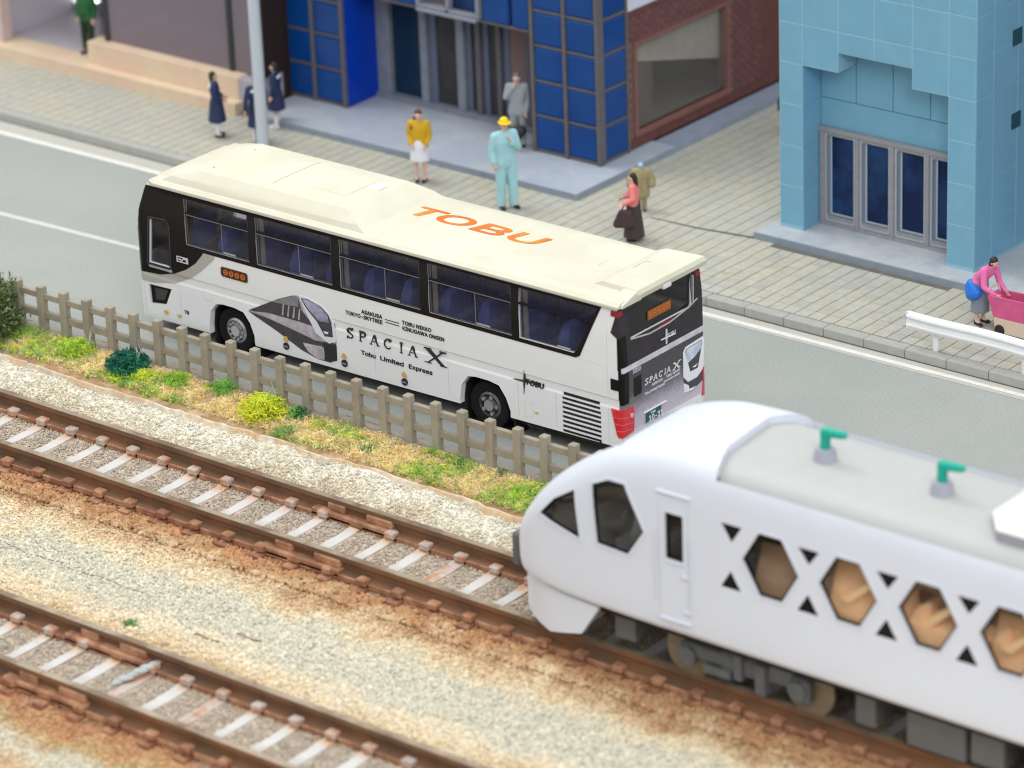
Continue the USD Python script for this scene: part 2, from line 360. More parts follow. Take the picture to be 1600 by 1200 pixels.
gs = gr.uniform(0.015, 0.038, len(gp)) * np.where(gb, 0.85, 1.0)
row = (gp[:, 1] < -5.85) & (gp[:, 1] > -6.35)
gs = np.where(gp[:, 1] > -3.6, gs * .8, gs)
gs = np.where(row, gs * 1.9, gs)
gp[:, 2] += 0.018 + np.where(row, 0.03, 0)
scatter('ballast', [ico(1, (1, .8, .55), .2, s) for s in range(3)] + [ico(0, (1.1, .8, .5), .18, s + 9) for s in range(3)], M_GRAIN, gp, gs, gr, label='pale sandy ballast glued down along and between the tracks', cat='ballast')

# ================================================================ RAILWAY TRACKS
M_RAILSIDE = mat('rail_rust', (0.20, 0.095, 0.045), 0.6, vary=0.2, vscale=3, bump=0.006, bscale=14, color2=(0.12, 0.065, 0.035), c2scale=1.5)
M_RAILTOP = mat('rail_head', (0.36, 0.29, 0.21), 0.42, vary=0.18, vscale=2.0, metal=0.5, color2=(0.20, 0.14, 0.09), c2scale=0.9)
M_CHAIR = mat('sleeper_brown', (0.29, 0.13, 0.07), 0.6, vary=0.2, vscale=3, color2=(0.42, 0.22, 0.12), c2scale=3, bump=0.004, bscale=20)
M_TIEDARK = mat('sleeper_side', (0.10, 0.075, 0.06), 0.7, vary=0.2, vscale=4)
def tie_white(name, y0):
    n = {'g': ('geometry', {}), 's': ('separate_xyz', {}), 'nz': ('noise_texture', {'scale': 3.2, 'detail': 5.0, 'roughness': .65}), 'a': ('math', {'math_type': 'multiply_add', 'value2': .9, 'value3': -.45}), 'y': ('math', {'math_type': 'add'}),
         'mr': ('map_range', {'from_min': y0 - .9, 'from_max': y0 + .1}), 'r': ('rgb_ramp', {'ramp': [(0, (.50, .47, .43)), (.35, (.60, .58, .55)), (.68, (.56, .54, .51)), (.88, (.58, .38, .25)), (1, (.45, .20, .09))]}), 'p': ('principled_bsdf', {'roughness': .6})}
    return usdkit.material(stage, '/World/Looks/' + name, n, [('g.position', 's.vector'), ('g.position', 'nz.vector'), ('nz.fac', 'a.value1'), ('a.value', 'y.value1'), ('s.y', 'y.value2'), ('y.value', 'mr.value'), ('mr.result', 'r.fac'), ('r.color', 'p.base_color')], surface='p.BSDF')
M_TIEWHITE_OLD = mat('sleeper_white', (0.74, 0.70, 0.66), 0.6, vary=0.10, vscale=4, color2=(0.50, 0.27, 0.13), c2scale=1.9, c2range=(0.56, 0.72), bump=0.005, bscale=18)
M_CHAIRGREY = mat('chair_worn', (0.50, 0.43, 0.38), 0.6, vary=0.2, vscale=3, color2=(0.46, 0.22, 0.11), c2scale=4, c2range=(0.42, 0.6))
def rail_profile(y, x0, x1):
    h, w, f = 0.07, 0.024, 0.15
    pts = [(-h, 0), (h, 0), (h, -0.085), (w, -0.115), (w, -0.25), (f, -0.285), (f, -0.315), (-f, -0.315), (-f, -0.285), (-w, -0.25), (-w, -0.115), (-h, -0.085)]
    return prism_x([(y - a, z) for a, z in pts], x0, x1)
def track(label, yc, x0, x1, ties, gaps, joints, patch):
    M_TIEWHITE = tie_white('sleeper_top' + ('' if yc > -8 else '_front'), yc + .62)
    t = thing('railway_track', label, 'railway track', (x0, yc, -0.4), group=None)
    yn, yf = yc - 0.85, yc + 0.85
    for y in (yf, yn):
        r = part(t, 'rail', rail_profile(y, x0, x1), M_RAILSIDE, smooth=35)
        # the bright worn running surface, broken where rail pieces meet
        xs = [x0] + [g + (0.0 if y == yf else 0.25) for g in gaps] + [x1]
        for a, b in zip(xs[:-1], xs[1:]):
            part(r, 'running_surface', bx(a + 0.012, b - 0.012, y - 0.063, y + 0.063, -0.01, 0.004), M_RAILTOP)
    for x in ties:
        j = rng.normal(0, 0.01); x = x + j
        s = part(t, 'sleeper', join(bx(x - .13, x + .13, yn - .36, yn - 0.02, -.52, -.375, .015), bx(x - .13, x + .13, yf + 0.02, yf + .34, -.52, -.385, .015), bx(x - .11, x + .11, yn + 0.02, yf - 0.02, -.52, -.40, .012)), M_CHAIR)
        worn = abs(x - 11.42) < .2 or abs(x - 9.85) < .2 and yc < -8
        # the sleeper's white painted top dips towards the middle
        ys = np.linspace(yn + 0.20, yf - 0.20, 9); w = 0.105 + rng.normal(0, .008) + 0.012 * np.abs(np.linspace(-1, 1, 9)) ; z = -.388 + 0.035 * np.abs(np.linspace(-1, 1, 9)) ** 2
        a = np.stack([x - w, ys, z], 1); b = np.stack([x + w, ys, z], 1); c = np.stack([x - w, ys, z - .09], 1); d = np.stack([x + w, ys, z - .09], 1)
        i = np.arange(8); o = 9
        q = np.vstack([np.stack([i, i + o, i + o + 1, i + 1], 1), np.stack([i, i + 1, 2 * o + i + 1, 2 * o + i], 1), np.stack([o + i + 1, o + i, 3 * o + i, 3 * o + i + 1], 1), [[0, 2 * o, 3 * o, o], [o - 1, 2 * o - 1, 4 * o - 1, 3 * o - 1]]])
        part(s, 'white_top', (np.vstack([a, b, c, d]), q), M_CHAIRGREY if worn else M_TIEWHITE)
        if not any(abs(x - jx) < 0.3 for jx in joints):
            for y, sgn, m in ((yf, -1, M_CHAIRGREY), (yn, -1, M_CHAIR), (yf, 1, M_CHAIR), (yn, 1, M_CHAIRGREY)):
                part(s, 'rail_chair', bx(x - .10 + .02, x + .12 + .02, min(y + sgn * .06, y + sgn * .25), max(y + sgn * .06, y + sgn * .25), -.34, -.215, .018), m)
    # the moulded web that ties sleeper to sleeper beside each rail
    for y in (yf, yn):
        for k in range(len(ties) - 1):
            part(t, 'sleeper_web', bx(ties[k] + .15, ties[k + 1] - .12, y - .19, y + .19, -.40, -.29, .012), M_CHAIR)
    for jx in joints:
        for y in (yf, yn):
            o = 0.0 if y == yf else 0.25
            body = join(bx(jx - .95 + o, jx + .95 + o, y - .19, y + .19, -.36, -.22, .02), bx(jx - .62 + o, jx - 0.22 + o, y - .10, y + .10, -.22, -.075, .015), bx(jx + .3 + o, jx + .9 + o, y - .11, y + .11, -.22, -.075, .02))
            part(t, 'rail_joiner', body, M_CHAIR)
    return t
X1 = [0.22 + 0.8 * k for k in range(-11, 33)]
track('weathered track under the white train, nearer the grey fence', -4.68, -9.0, 27.0, X1, [8.95], [8.9], None)
X2 = [7.43 + 0.8 * k for k in range(-8, 13)]
track('weathered track crossing the bottom left corner, away from the train', -10.85, 0.5, 18.5, X2, [8.6], [8.75], None)
ck = np.linspace(2.0, 7.6, 40); part(GROUND, 'crack', tube(np.stack([ck, -8.01 + .012 * np.sin(ck * 5) + .01 * np.sin(ck * 13), ground_z(ck, ck * 0 - 8.0) + .035], 1), .006, 5), mat('crack_dark', (.12, .10, .06), .9))
for tx, ty, lb in ((9.75, -8.75, 'thin brown curled twig on the pale sand near the tiny weed'), (10.35, -8.35, 'thin brown curled twig on the pale sand, the one nearer the train')):
    a_ = np.linspace(.3, 2.6, 9); single('twig', tube(np.stack([tx - .3 * np.cos(a_), ty + .10 * np.sin(a_), ground_z(tx + 0 * a_, ty + 0 * a_) + .05 + .03 * np.sin(a_ * 3)], 1), .012, 5), mat('twig_brown', (.22, .10, .04), .8), lb, 'twig')
# odd bits lying on the track bed
single('glue_drop', lathe_y([(0, 0), (0.19, 0), (0.21, 0.02), (0.17, 0.035), (0, 0.03)]).apply_transform(trimesh.transformations.rotation_matrix(np.pi / 2, (1, 0, 0))).apply_translation((11.38, -5.1, -0.395)), mat('dried_glue', (0.62, 0.62, 0.60), 0.3), 'round grey drop of dried glue between the sleepers ahead of the train', 'glue drop')
gl = []
for k in range(6):
    a = rng.uniform(0, 6.28)
    gl.append(Manifold.sphere(0.1 + 0.06 * rng.random(), 10).scale((1.0, 0.55, 0.3)).rotate((0, 0, 60 + rng.uniform(-30, 30))).translate((9.62 + 0.05 * k, -10.75 + 0.13 * k, -0.36 + 0.03 * k)))
single('glue_flake', sum(gl[1:], gl[0]), mat('glue_flake', (0.40, 0.42, 0.41), 0.4, vary=0.2), 'grey flake of dried glue leaning on the far rail of the front track', 'glue flake', smooth=40)

# ================================================================ THE FENCE
M_FENCE = mat('fence_plastic', (0.315, 0.27, 0.205), 0.55, vary=0.10, vscale=5, bump=0.005, bscale=22, color2=(0.36, 0.32, 0.25), c2scale=1.2)
FENCE = thing('fence', 'grey brown post and rail fence running along the road behind the verge', 'fence', (4.5, -1.2, 0))
part(FENCE, 'base_strip', bx(-8.6, 17.6, -1.31, -1.02, -0.25, 0.035, 0.012), M_FENCE)
fx = [-2.31 + 0.643 * k for k in range(-9, 30)]
for k, x in enumerate(fx):
    dx, lean = rng.normal(0, 0.008), rng.normal(0, 0.006)
    p = bx(x - .085 + dx, x + .085 + dx, -1.29, -1.13, 0.03, 0.975 + rng.normal(0, 0.008), 0.014)
    v, f = arr(p); v[:, 0] += lean * v[:, 2]
    part(FENCE, 'post', (v, f), M_FENCE)
for k in range(len(fx) - 1):
    a, b = fx[k] + .07, fx[k + 1] - .07
    part(FENCE, 'upper_rail', bx(a, b, -1.235, -1.135, 0.695, 0.83, 0.012), M_FENCE)
    part(FENCE, 'lower_rail', bx(a, b, -1.235, -1.125, 0.285, 0.43, 0.012), M_FENCE)

# ================================================================ THE VERGE'S PLANTS
def mleaf(name, c, t=0.25, vary=0.22):
    if name in MATS: return MATS[name]
    n = {'g': ('geometry', {}), 'nz': ('noise_texture', {'scale': 6.0, 'detail': 3.0}), 'r': ('rgb_ramp', {'ramp': [(0.3, tuple(x * (1 - vary) for x in c)), (0.7, tuple(min(1, x * (1 + vary)) for x in c))]}),
         'd': ('principled_bsdf', {'roughness': 0.7, 'specular_ior_level': 0.25}), 't': ('translucent_bsdf', {}), 'm': ('mix_closure', {'fac': t})}
    MATS[name] = usdkit.material(stage, '/World/Looks/' + name, n, [('g.position', 'nz.vector'), ('nz.fac', 'r.fac'), ('r.color', 'd.base_color'), ('r.color', 't.color'), ('d.BSDF', 'm.closure1'), ('t.BSDF', 'm.closure2')], surface='m.closure')
    return MATS[name]
M_STRAW = mleaf('dry_straw', (0.84, 0.62, 0.27)); M_STRAW2 = mleaf('pale_straw', (0.88, 0.74, 0.42)); M_LIME = mleaf('lime_fibre', (0.50, 0.66, 0.07)); M_YGREEN = mleaf('yellow_lime_fibre', (0.74, 0.74, 0.06))
M_GREEN = mleaf('green_fibre', (0.24, 0.50, 0.09)); M_DARK = mleaf('deep_green_fibre', (0.015, 0.13, 0.085)); M_BUSH = mleaf('bush_leaf', (0.085, 0.125, 0.05), 0.15); M_SAGE = mleaf('sage_fibre', (0.33, 0.40, 0.19))
def tangle(r, n, seed, rad=1.0, length=0.7, width=0.07, flat=0.55, up=0.0, fall=0.45):
    """A tuft of short curled fibres: n ribbons of four faces inside a flattened ball."""
    q = np.random.default_rng(seed); V, F = [], []
    for k in range(n):
        c = q.normal(size=3); c /= np.linalg.norm(c); c = c * rad * q.random() ** fall; c[2] = abs(c[2]) * flat
        d = q.normal(size=3) + np.array([0, 0, up]); d[2] *= 0.8; d /= np.linalg.norm(d)
        s = np.cross(d, q.normal(size=3)); s /= np.linalg.norm(s); bend = q.normal(size=3) * 0.5
        L = length * q.uniform(0.6, 1.2); o = len(V)
        for i, t in enumerate((-0.5, -0.16, 0.17, 0.5)):
            m = c + d * L * t + bend * L * (t * t) ; w = width * (1 - 1.2 * abs(t) ** 2)
            V += [m - s * w, m + s * w]
        for i in range(3):
            F += [(o + 2 * i, o + 2 * i + 1, o + 2 * i + 3), (o + 2 * i, o + 2 * i + 3, o + 2 * i + 2)]
    return np.array(V), np.array(F)
gv = np.random.default_rng(5)
def carpet(name, label, mats, n, density_seed, thr, size, xr=(-4.6, 14.5), yr=(-2.12, -1.33)):
    x, y = gv.uniform(*xr, n), gv.uniform(*yr, n)
    p = np.stack([x, y, np.zeros(n)], 1)
    d = meshkit.fbm(p * np.array([0.9, 1.6, 1]), 3, density_seed)
    k = (d > thr[0]) & (d <= thr[1])
    p = p[k]; p[:, 2] = verge_z(p[:, 0], p[:, 1])
    k = p[:, 2] > -0.3
    p = p[k]
    s = gv.uniform(*size, len(p))
    pr = [tangle(gv, 9, 100 + density_seed * 17 + i, width=0.085) for i in range(6)]
    scatter(name, pr, [mats[i % len(mats)] for i in range(6)], p, s, gv, label=label, cat='ground cover')
carpet('dry_grass', 'straw coloured dry ground cover along the verge below the fence', [M_STRAW, M_STRAW2, M_STRAW2], 21000, 1, (0.27, 2), (0.06, 0.12))
carpet('lime_grass', 'bright lime green ground cover in patches over the dry straw', [M_LIME, M_GREEN, M_YGREEN, M_SAGE], 11000, 2, (0.515, 2), (0.075, 0.15))
carpet('sage_grass', 'grey green ground cover in patches near the ballast edge', [M_SAGE, M_STRAW2, M_LIME], 7000, 3, (0.54, 2), (0.06, 0.11), yr=(-2.2, -1.5))
def tuft(label, x, y, r, mats, n, h=0.8, up=0.1, cat='grass tuft', width=0.03):
    z = float(verge_z(np.array([x]), np.array([y]))[0])
    if z < -0.3: z = float(ground_z(np.array([x]), np.array([y]))[0])
    t = thing('grass_tuft', label, cat, (x, y, z))
    for i, m in enumerate(mats):
        v, f = tangle(gv, int(n * 2.4) // len(mats), 300 + int(x * 31 + y * 7) % 97 + i * 5, rad=r * 1.18, length=r * 0.36, width=r * width * 1.1, flat=h, up=up, fall=.62)
        off = (np.array([0.25 * r * (i - (len(mats) - 1) / 2), 0.12 * r * (i % 2), 0]))
        part(t, 'foliage', (v + off + np.array([x, y, z]), f), m)
tuft('pale yellow green tuft at the fence, left of the deep green tuft', -0.35, -1.62, 0.34, [M_LIME, M_YGREEN, M_GREEN], 520, 0.75)
tuft('large deep teal green tuft against the fence', 1.05, -1.58, 0.36, [M_DARK, M_DARK, mleaf('teal_fibre', (0.03, 0.20, 0.12))], 600, 0.85, width=0.045)
tuft('bright lime tuft with green side just right of the deep green tuft', 1.62, -1.72, 0.26, [M_LIME, M_YGREEN], 300, 0.6)
tuft('fresh green tuft under the fence opposite the front wheel of the coach', 2.30, -1.55, 0.25, [M_GREEN, M_LIME], 300, 0.7)
tuft('upright fresh green tuft touching the fence base', 3.45, -1.42, 0.22, [M_GREEN, mleaf('spring_fibre', (0.22, 0.5, 0.10))], 300, 1.2)
tuft('round neon yellow green tuft, the brightest on the verge', 4.72, -1.72, 0.38, [M_YGREEN, M_LIME, M_YGREEN], 900, 0.95, 0.0)
tuft('small green and teal tuft right of the round neon tuft', 5.35, -1.45, 0.22, [M_GREEN, M_DARK], 320, 0.8)
tuft('small olive yellow tuft in the straw', 6.05, -1.60, 0.17, [M_YGREEN, M_SAGE], 220, 0.8)
tuft('low green tuft near the earth edge below the olive one', 5.55, -1.95, 0.24, [M_GREEN, M_SAGE], 260, 0.4)
tuft('low dark green tuft in the straw left of the middle of the verge', 7.45, -1.78, 0.18, [M_DARK, M_GREEN], 200, 0.5)
tuft('dark teal sprig standing in the straw', 9.40, -1.48, 0.14, [M_DARK, M_DARK], 180, 1.0)
tuft('dark green sprig beside the fence base near the train nose', 10.25, -1.32, 0.13, [M_DARK, M_GREEN], 150, 0.8)
tuft('light green tuft next to the train nose', 11.0, -1.68, 0.24, [M_LIME, M_GREEN], 300, 0.5)
tuft('lime tuft at the foot of the dark bush', -2.0, -1.62, 0.24, [M_LIME, M_GREEN], 240, 0.6)
tuft('tiny dark weed alone on the sand between the two tracks', 8.2, -9.0, 0.13, [M_DARK, M_GREEN], 150, 0.7, cat='weed')
# pale wisps of fibre
M_WISP = mleaf('white_fibre', (0.72, 0.72, 0.68), 0.4)
for lb, x, y, z, s in (('thin white wisp of fibre over the yellow green tuft', -0.10, -1.42, 0.06, 1.0), ('white fibre leaning on the deep green tuft', 1.30, -1.58, 0.22, 0.8), ('white thread hooked on a fence post above the round neon tuft', 4.75, -1.33, 0.1, 1.1)):
    V, F, o = [], [], 0
    for k in range(10 if s == 1.0 else 3):
        a = np.array([x, y, z]) + rng.normal(0, 0.05 * s, 3); d = np.array([rng.normal(0, 0.15), rng.normal(0, 0.05), abs(rng.normal(0.3, 0.12))])
        b = a + d * s
        v, f = tube([a, (a + b) / 2 + rng.normal(0, 0.035, 3), b], [0.008, 0.007, 0.004], 4); V.append(v); F.append(f + o); o += len(v)
    single('fibre_wisp', (np.vstack(V), np.vstack(F)), M_WISP, lb, 'fibre wisp')
# bush
BUSH = thing('bush', 'dark green leafy bush in front of the fence at the left edge', 'bush', (-2.75, -1.85, -0.15))
bq = np.random.default_rng(21); V, F = [], []
clumps = bq.normal(size=(46, 3)); clumps /= np.linalg.norm(clumps, axis=1, keepdims=True); clumps *= np.array([0.82, 0.62, 0.66]); clumps[:, 2] += 0.30
for k in range(9000):
    c = clumps[bq.integers(46)]; p = c + bq.normal(0, 0.13, 3)
    if p[2] < -0.25: continue
    d = bq.normal(size=3); d /= np.linalg.norm(d); s = np.cross(d, bq.normal(size=3)); s /= np.linalg.norm(s); L = bq.uniform(0.03, 0.06); o = len(V)
    V += [p - d * L, p + s * L * .45, p + d * L, p - s * L * .45]; F += [(o, o + 1, o + 2), (o, o + 2, o + 3)]
part(BUSH, 'foliage', (np.array(V) + np.array([-2.95, -1.85, 0.05]), np.array(F)), M_BUSH)
V2 = (np.array(V)[: len(V) // 8 * 4] * np.array([1.04, 1.04, 1.05]) + np.array([-2.95, -1.85, 0.05])); part(BUSH, 'leaf_tips', (V2, np.array(F)[: len(V2) // 2]), mleaf('bush_tip', (0.20, 0.26, 0.10)))
part(BUSH, 'stem', tube([(-2.95, -1.85, -0.3), (-2.93, -1.85, 0.1), (-2.9, -1.83, 0.5)], [0.08, 0.06, 0.03]), mat('bush_stem', (0.12, 0.08, 0.05), 0.8))

# ================================================================ THE COACH
W_ = 2.53
M_BUSW = mat('coach_white', (0.80, 0.80, 0.79), 0.38, vary=0.02, vscale=1.2, spec=0.45)
M_CREAM = mat('coach_roof_cream', (0.63, 0.60, 0.465), 0.5, vary=0.03, vscale=1.0, color2=(0.66, 0.64, 0.52), c2scale=0.6)
M_BLACK = mat('gloss_black', (0.010, 0.009, 0.009), 0.25, spec=0.12)
M_MATTBLACK = mat('matt_black', (0.012, 0.012, 0.012), 0.7)
M_TYRE = mat('tyre', (0.012, 0.012, 0.012), 0.8, vary=0.3, vscale=8, spec=.12)
M_SILVER = mat('silver_paint', (0.62, 0.62, 0.62), 0.28, metal=0.75)
M_GREYSW = mat('swoosh_grey', (0.42, 0.405, 0.36), 0.4)
M_INK = mat('print_black', (0.022, 0.02, 0.02), 0.5)
M_ORANGE = mat('print_orange', (0.66, 0.155, 0.012), 0.5, color2=(0.74, 0.27, 0.015), c2scale=1.4)
M_AMBER = mat('sign_amber', (0.62, 0.17, 0.02), 0.5)
M_GOLD = mat('print_gold', (0.62, 0.40, 0.12), 0.45)
M_SEAT = mat('seat_blue', (0.075, 0.12, 0.38), 0.7, vary=0.15, vscale=6)
M_FLOORIN = mat('coach_floor', (0.25, 0.24, 0.24), 0.7)
M_RED = mat('lamp_red', (0.62, 0.012, 0.025), 0.18, spec=0.6, coat=0.6)
M_REDD = mat('lamp_red_dark', (0.30, 0.01, 0.03), 0.3)
M_CHARC = mat('rear_charcoal', (0.034, 0.029, 0.034), 0.4, vary=0.3, vscale=9, spec=.2)
M_PRINTW = mat('print_white', (0.78, 0.78, 0.82), 0.5)
M_BUSGLASS = glass('coach_glass', (0.84, 0.85, 0.88), 0.14, (0.03, 0.03, 0.035), .05, 1.36)
COACH = thing('coach', 'white model coach with cream roof and orange lettering, standing at the roadside behind the fence', 'coach', (6, 1.26, 0))

@lru_cache(None)
def body_solid(off=0.0, z0=0.29, z1=3.20):
    """Side outline, cross-section and plan, each pushed through the others."""
    o = off
    side = [(-.17 - o, z0 - o), (11.97 + o, z0 + .17 - o), (12.02 + o, .9), (12.03 + o, 1.9), (11.98 + o, 2.6), (11.93 + o, z1 + o), (.30 - o, z1 + o), (.20 - o, 2.95), (.05 - o, 2.55), (-.06 - o, 2.1), (-.10 - o, 1.5), (-.19 - o, 1.1), (-.20 - o, .7)]
    sec = [(0.03 - o, z0 - o), (W_ - 0.03 + o, z0 - o), (W_ + o, z0 + .1), (W_ + o, 1.20), (W_ - .022 + o, 1.24), (W_ - .022 + o, 1.39), (W_ + o, 1.405), (W_ + o, 2.6), (W_ - .03 + o, 3.05), (W_ - .06 + o, z1 + o),
           (.06 - o, z1 + o), (.03 - o, 3.05), (-o, 2.6), (-o, 1.405), (.022 - o, 1.39), (.022 - o, 1.24), (-o, 1.20), (-o, z0 + .1)]
    # plan: front bowed and rounded, rear corners round
    r = 0.32 + o; plan = []
    for k in range(9):
        a = np.pi + k * np.pi / 2 / 8; plan.append((-.2 - o + r + .0 + r * np.cos(a), -o + r + r * np.sin(a)))
    r2 = 0.10 + o
    for k in range(6):
        a = -np.pi / 2 + k * np.pi / 2 / 5; plan.append((12.03 + o - r2 + r2 * np.cos(a), -o + r2 + r2 * np.sin(a)))
    plan += [(x, W_ - y) for x, y in plan[::-1]]
    a = prism_y(side, -1, 4); b = prism_x(sec, -2, 14); c = prism_z(plan, -1, 5)
    return a ^ b ^ c
PANES = [(1.30, 2.98, 2.10, 3.06), (3.18, 5.12, 2.10, 3.07), (5.33, 7.31, 2.10, 3.08), (7.52, 9.50, 2.10, 3.08)]
LASTP = [(9.68, 2.10), (10.93, 2.10), (11.02, 2.16), (11.49, 3.08), (9.68, 3.08)]
DOORWIN = [(.24, 1.50), (.80, 1.50), (.83, 2.36), (.76, 2.47), (.34, 2.45)]
outer = body_solid()
def arch(x0, x1, top, pad=0.0):
    xc = (x0 + x1) / 2
    return Polygon([(x0 - pad, 0), (x1 + pad, 0), (x1 + pad, .55), (x1 - .10 + pad, .80 + pad), (x1 - .26, top - .04 + pad), (xc + .1, top + pad), (xc - .2, top + pad), (x0 + .22, top - .03 + pad), (x0 + .05 - pad, .80 + pad), (x0 - pad, .5)]).buffer(0.04).buffer(-0.04)
AF, AR = arch(1.78, 2.98, 1.03), arch(8.18, 9.40, 1.05)
body = outer - body_solid(-.075, 1.15, 3.12)
for y0, y1 in ((-1, .55), (W_ - .55, 4)):
    body -= prism_y(AF, y0, y1); body -= prism_y(AR, y0, y1)
openings = union_all([sbox(a, c, b, d) for a, b, c, d in PANES] + [Polygon(LASTP), Polygon(DOORWIN)])
body -= prism_y(openings, -1, 4)
body -= prism_x(rrect(.32, 2.2, 2.50, 3.12, .08), 11.5, 13)
body -= prism_x(rrect(.22, 2.3, 1.55, 2.85, .1), -1, .35)
# panel gaps, hatches
for x in (9.60, 10.49, 1.02, 4.35, 6.10, 7.92):
    body -= mbox(x - .006, x + .006, -.1, .012, .5, 1.2)
body -= mbox(11.695, 11.712, -.1, .012, .5, 2.9); body -= mbox(10.9, 11.7, -.1, .008, 1.995, 2.008)
def frame_groove(x0, x1, z0, z1, w=.012, d=.010):
    return (mbox(x0, x1, -.1, d, z0, z1) - mbox(x0 + w, x1 - w, -.2, d + .1, z0 + w, z1 - w))
body -= frame_groove(9.74, 9.95, .54, .84); body -= frame_groove(1.66, 1.88, 1.02, 1.24)
for k in range(9):
    z = 1.245 - k * .093
    body -= mbox(10.66 - .03 * (k > 0), 11.50 + .03 * min(k, 2) * .5, -.1, .05, z - .048, z + .012)
body -= prism_y(Polygon([(.17, 1.02), (.80, 1.04), (.62, .66), (.19, .60)]), -1, .06)
part(COACH, 'body', body, M_BUSW, smooth=28)
part(COACH, 'underside', mbox(.1, 11.8, .25, W_ - .25, .22, .33), M_MATTBLACK)
part(COACH, 'vent_backing', mbox(10.55, 11.6, .052, .07, .36, 1.32), M_MATTBLACK)
for k in range(9):
    z = 1.245 - k * .093
    part(COACH, 'vent_slot', bx(10.665 - .03 * (k > 0), 11.495 + .015 * min(k, 2), .018, .049, z - .046, z + .010), M_MATTBLACK)
def skin(region, off=.007, side='y'):
    """A film of paint that follows the body where the outline lies."""
    s = body_solid(off) - body_solid(0.0)
    return s ^ region
band = Polygon([(1.14, 2.02), (10.98, 2.02), (11.08, 2.07), (11.58, 3.13), (1.14, 3.13)])
frontblack = Polygon([(-.4, 1.22), (.5, 1.28), (.9, 1.39), (1.25, 1.56), (1.52, 1.75), (1.70, 1.95), (1.75, 2.02), (1.3, 2.02), (1.3, 3.13), (-.4, 3.13)])
black = union_all([band, frontblack]).difference(union_all([sbox(a, c, b, d) for a, b, c, d in PANES] + [Polygon(LASTP), Polygon(DOORWIN)]))
part(COACH, 'window_band', skin(prism_y(black, -1, .6)), M_BLACK, smooth=28)
part(COACH, 'window_band', skin(prism_y(black, W_ - .4, 4)), M_BLACK, smooth=28)
sw = Polygon([(-.4, 1.04), (.35, 1.08), (.94, 1.20), (1.36, 1.40), (1.66, 1.62), (2.02, 1.94), (2.06, 2.02), (1.75, 2.02), (1.70, 1.95), (1.52, 1.75), (1.25, 1.56), (.9, 1.39), (.5, 1.28), (-.4, 1.22)])
part(COACH, 'grey_swoosh', skin(prism_y(sw, -1, .6), .006), M_GREYSW, smooth=28)
part(COACH, 'windscreen', skin(prism_x(rrect(.1, 2.43, 1.3, 3.1, .1), -1, .15) - prism_y(sbox(.12, -1, 3, 4), -2, 4), .009), M_BLACK, smooth=28)
# panes, with their sliding bars
for k, (a, c, z0, z1) in enumerate(PANES):
    for y in (.030, W_ - .036):
        w = part(COACH, 'window', bx(a - .01, c + .01, y, y + .006, z0 - .01, z1 + .01), M_BUSGLASS)
    mb = 2.765 + .005 * k
    w = f'{COACH}/window' + (f'_{2 * k:03d}' if k else '')
    part(w, 'bar', bx(a, c, .004, .045, mb - .022, mb + .022, .006), M_BLACK); part(w, 'bar_edge', bx(a, c, .0, .02, mb - .034, mb - .024), mat('frame_edge', (.22,) * 3))
    part(w, 'upper_frame', join(bx(a + .0, a + .03, .012, .028, z0, z1), bx(c - .02, c, .012, .028, z0, z1), bx(a, c, .012, .028, z0, z0 + .02)), M_SILVER if False else mat('frame_grey', (0.035, 0.035, 0.037), .35))
    part(w, 'frame_bright', join(bx(a + .006, a + .013, .003, .012, z0, z1), bx(a, c, .003, .010, z0 + .004, z0 + .012)), mat('frame_edge', (0.22, 0.215, 0.20), .35))
    if k: part(w, 'curtain', bx(a + .06, a + .17, .06, .08, z0, z1), mat('curtain_grey', (0.30, 0.28, 0.25), .7, vary=.3, vscale=5))
    m = (a + c) / 2 + .12
    part(w, 'sash_line', bx(m - .005, m + .005, .018, .028, z0, mb), mat('sash_grey', (0.20, 0.20, 0.22), .4))
    part(w, 'sticker', bx(m + .02, m + .34, .016, .026, z0 + .02, z0 + .055), mat('sticker_grey', (0.36, 0.36, 0.36), .5))
for y in (.030, W_ - .036):
    w = part(COACH, 'window', prism_y(Polygon(LASTP).buffer(.01), y, y + .006), M_BUSGLASS)
part(f'{COACH}/window_008', 'bar', bx(9.68, 11.35, .004, .045, 2.765, 2.81, .006), M_BLACK)
part(f'{COACH}/window_008', 'sticker', bx(10.55, 10.85, .016, .026, 2.12, 2.155), mat('sticker_grey', (0.5,) * 3))
part(f'{COACH}/window_008', 'curtain', bx(9.74, 9.85, .06, .08, 2.1, 3.08), mat('curtain_grey', (0.3,) * 3))
dw = part(COACH, 'driver_window', prism_y(Polygon(DOORWIN).buffer(.01), .05, .056), M_BUSGLASS)
fr = Polygon(DOORWIN).buffer(.05, join_style=1).difference(Polygon(DOORWIN).buffer(.02))
part(dw, 'frame', skin(prism_y(fr, -1, .5), .014), mat('frame_grey', (.1,) * 3))
part(dw, 'sill', bx(.22, .86, -.012, .03, 1.40, 1.47, .01), M_SILVER)
part(COACH, 'quarter_light', prism_y(Polygon([(.17, 1.02), (.80, 1.04), (.62, .66), (.19, .60)]), .05, .058), M_BLACK)
part(COACH, 'quarter_light_inner', prism_y(Polygon([(.30, .95), (.66, .97), (.55, .74), (.31, .70)]), .035, .05), mat('dark_lens', (.05, .05, .05), .15))
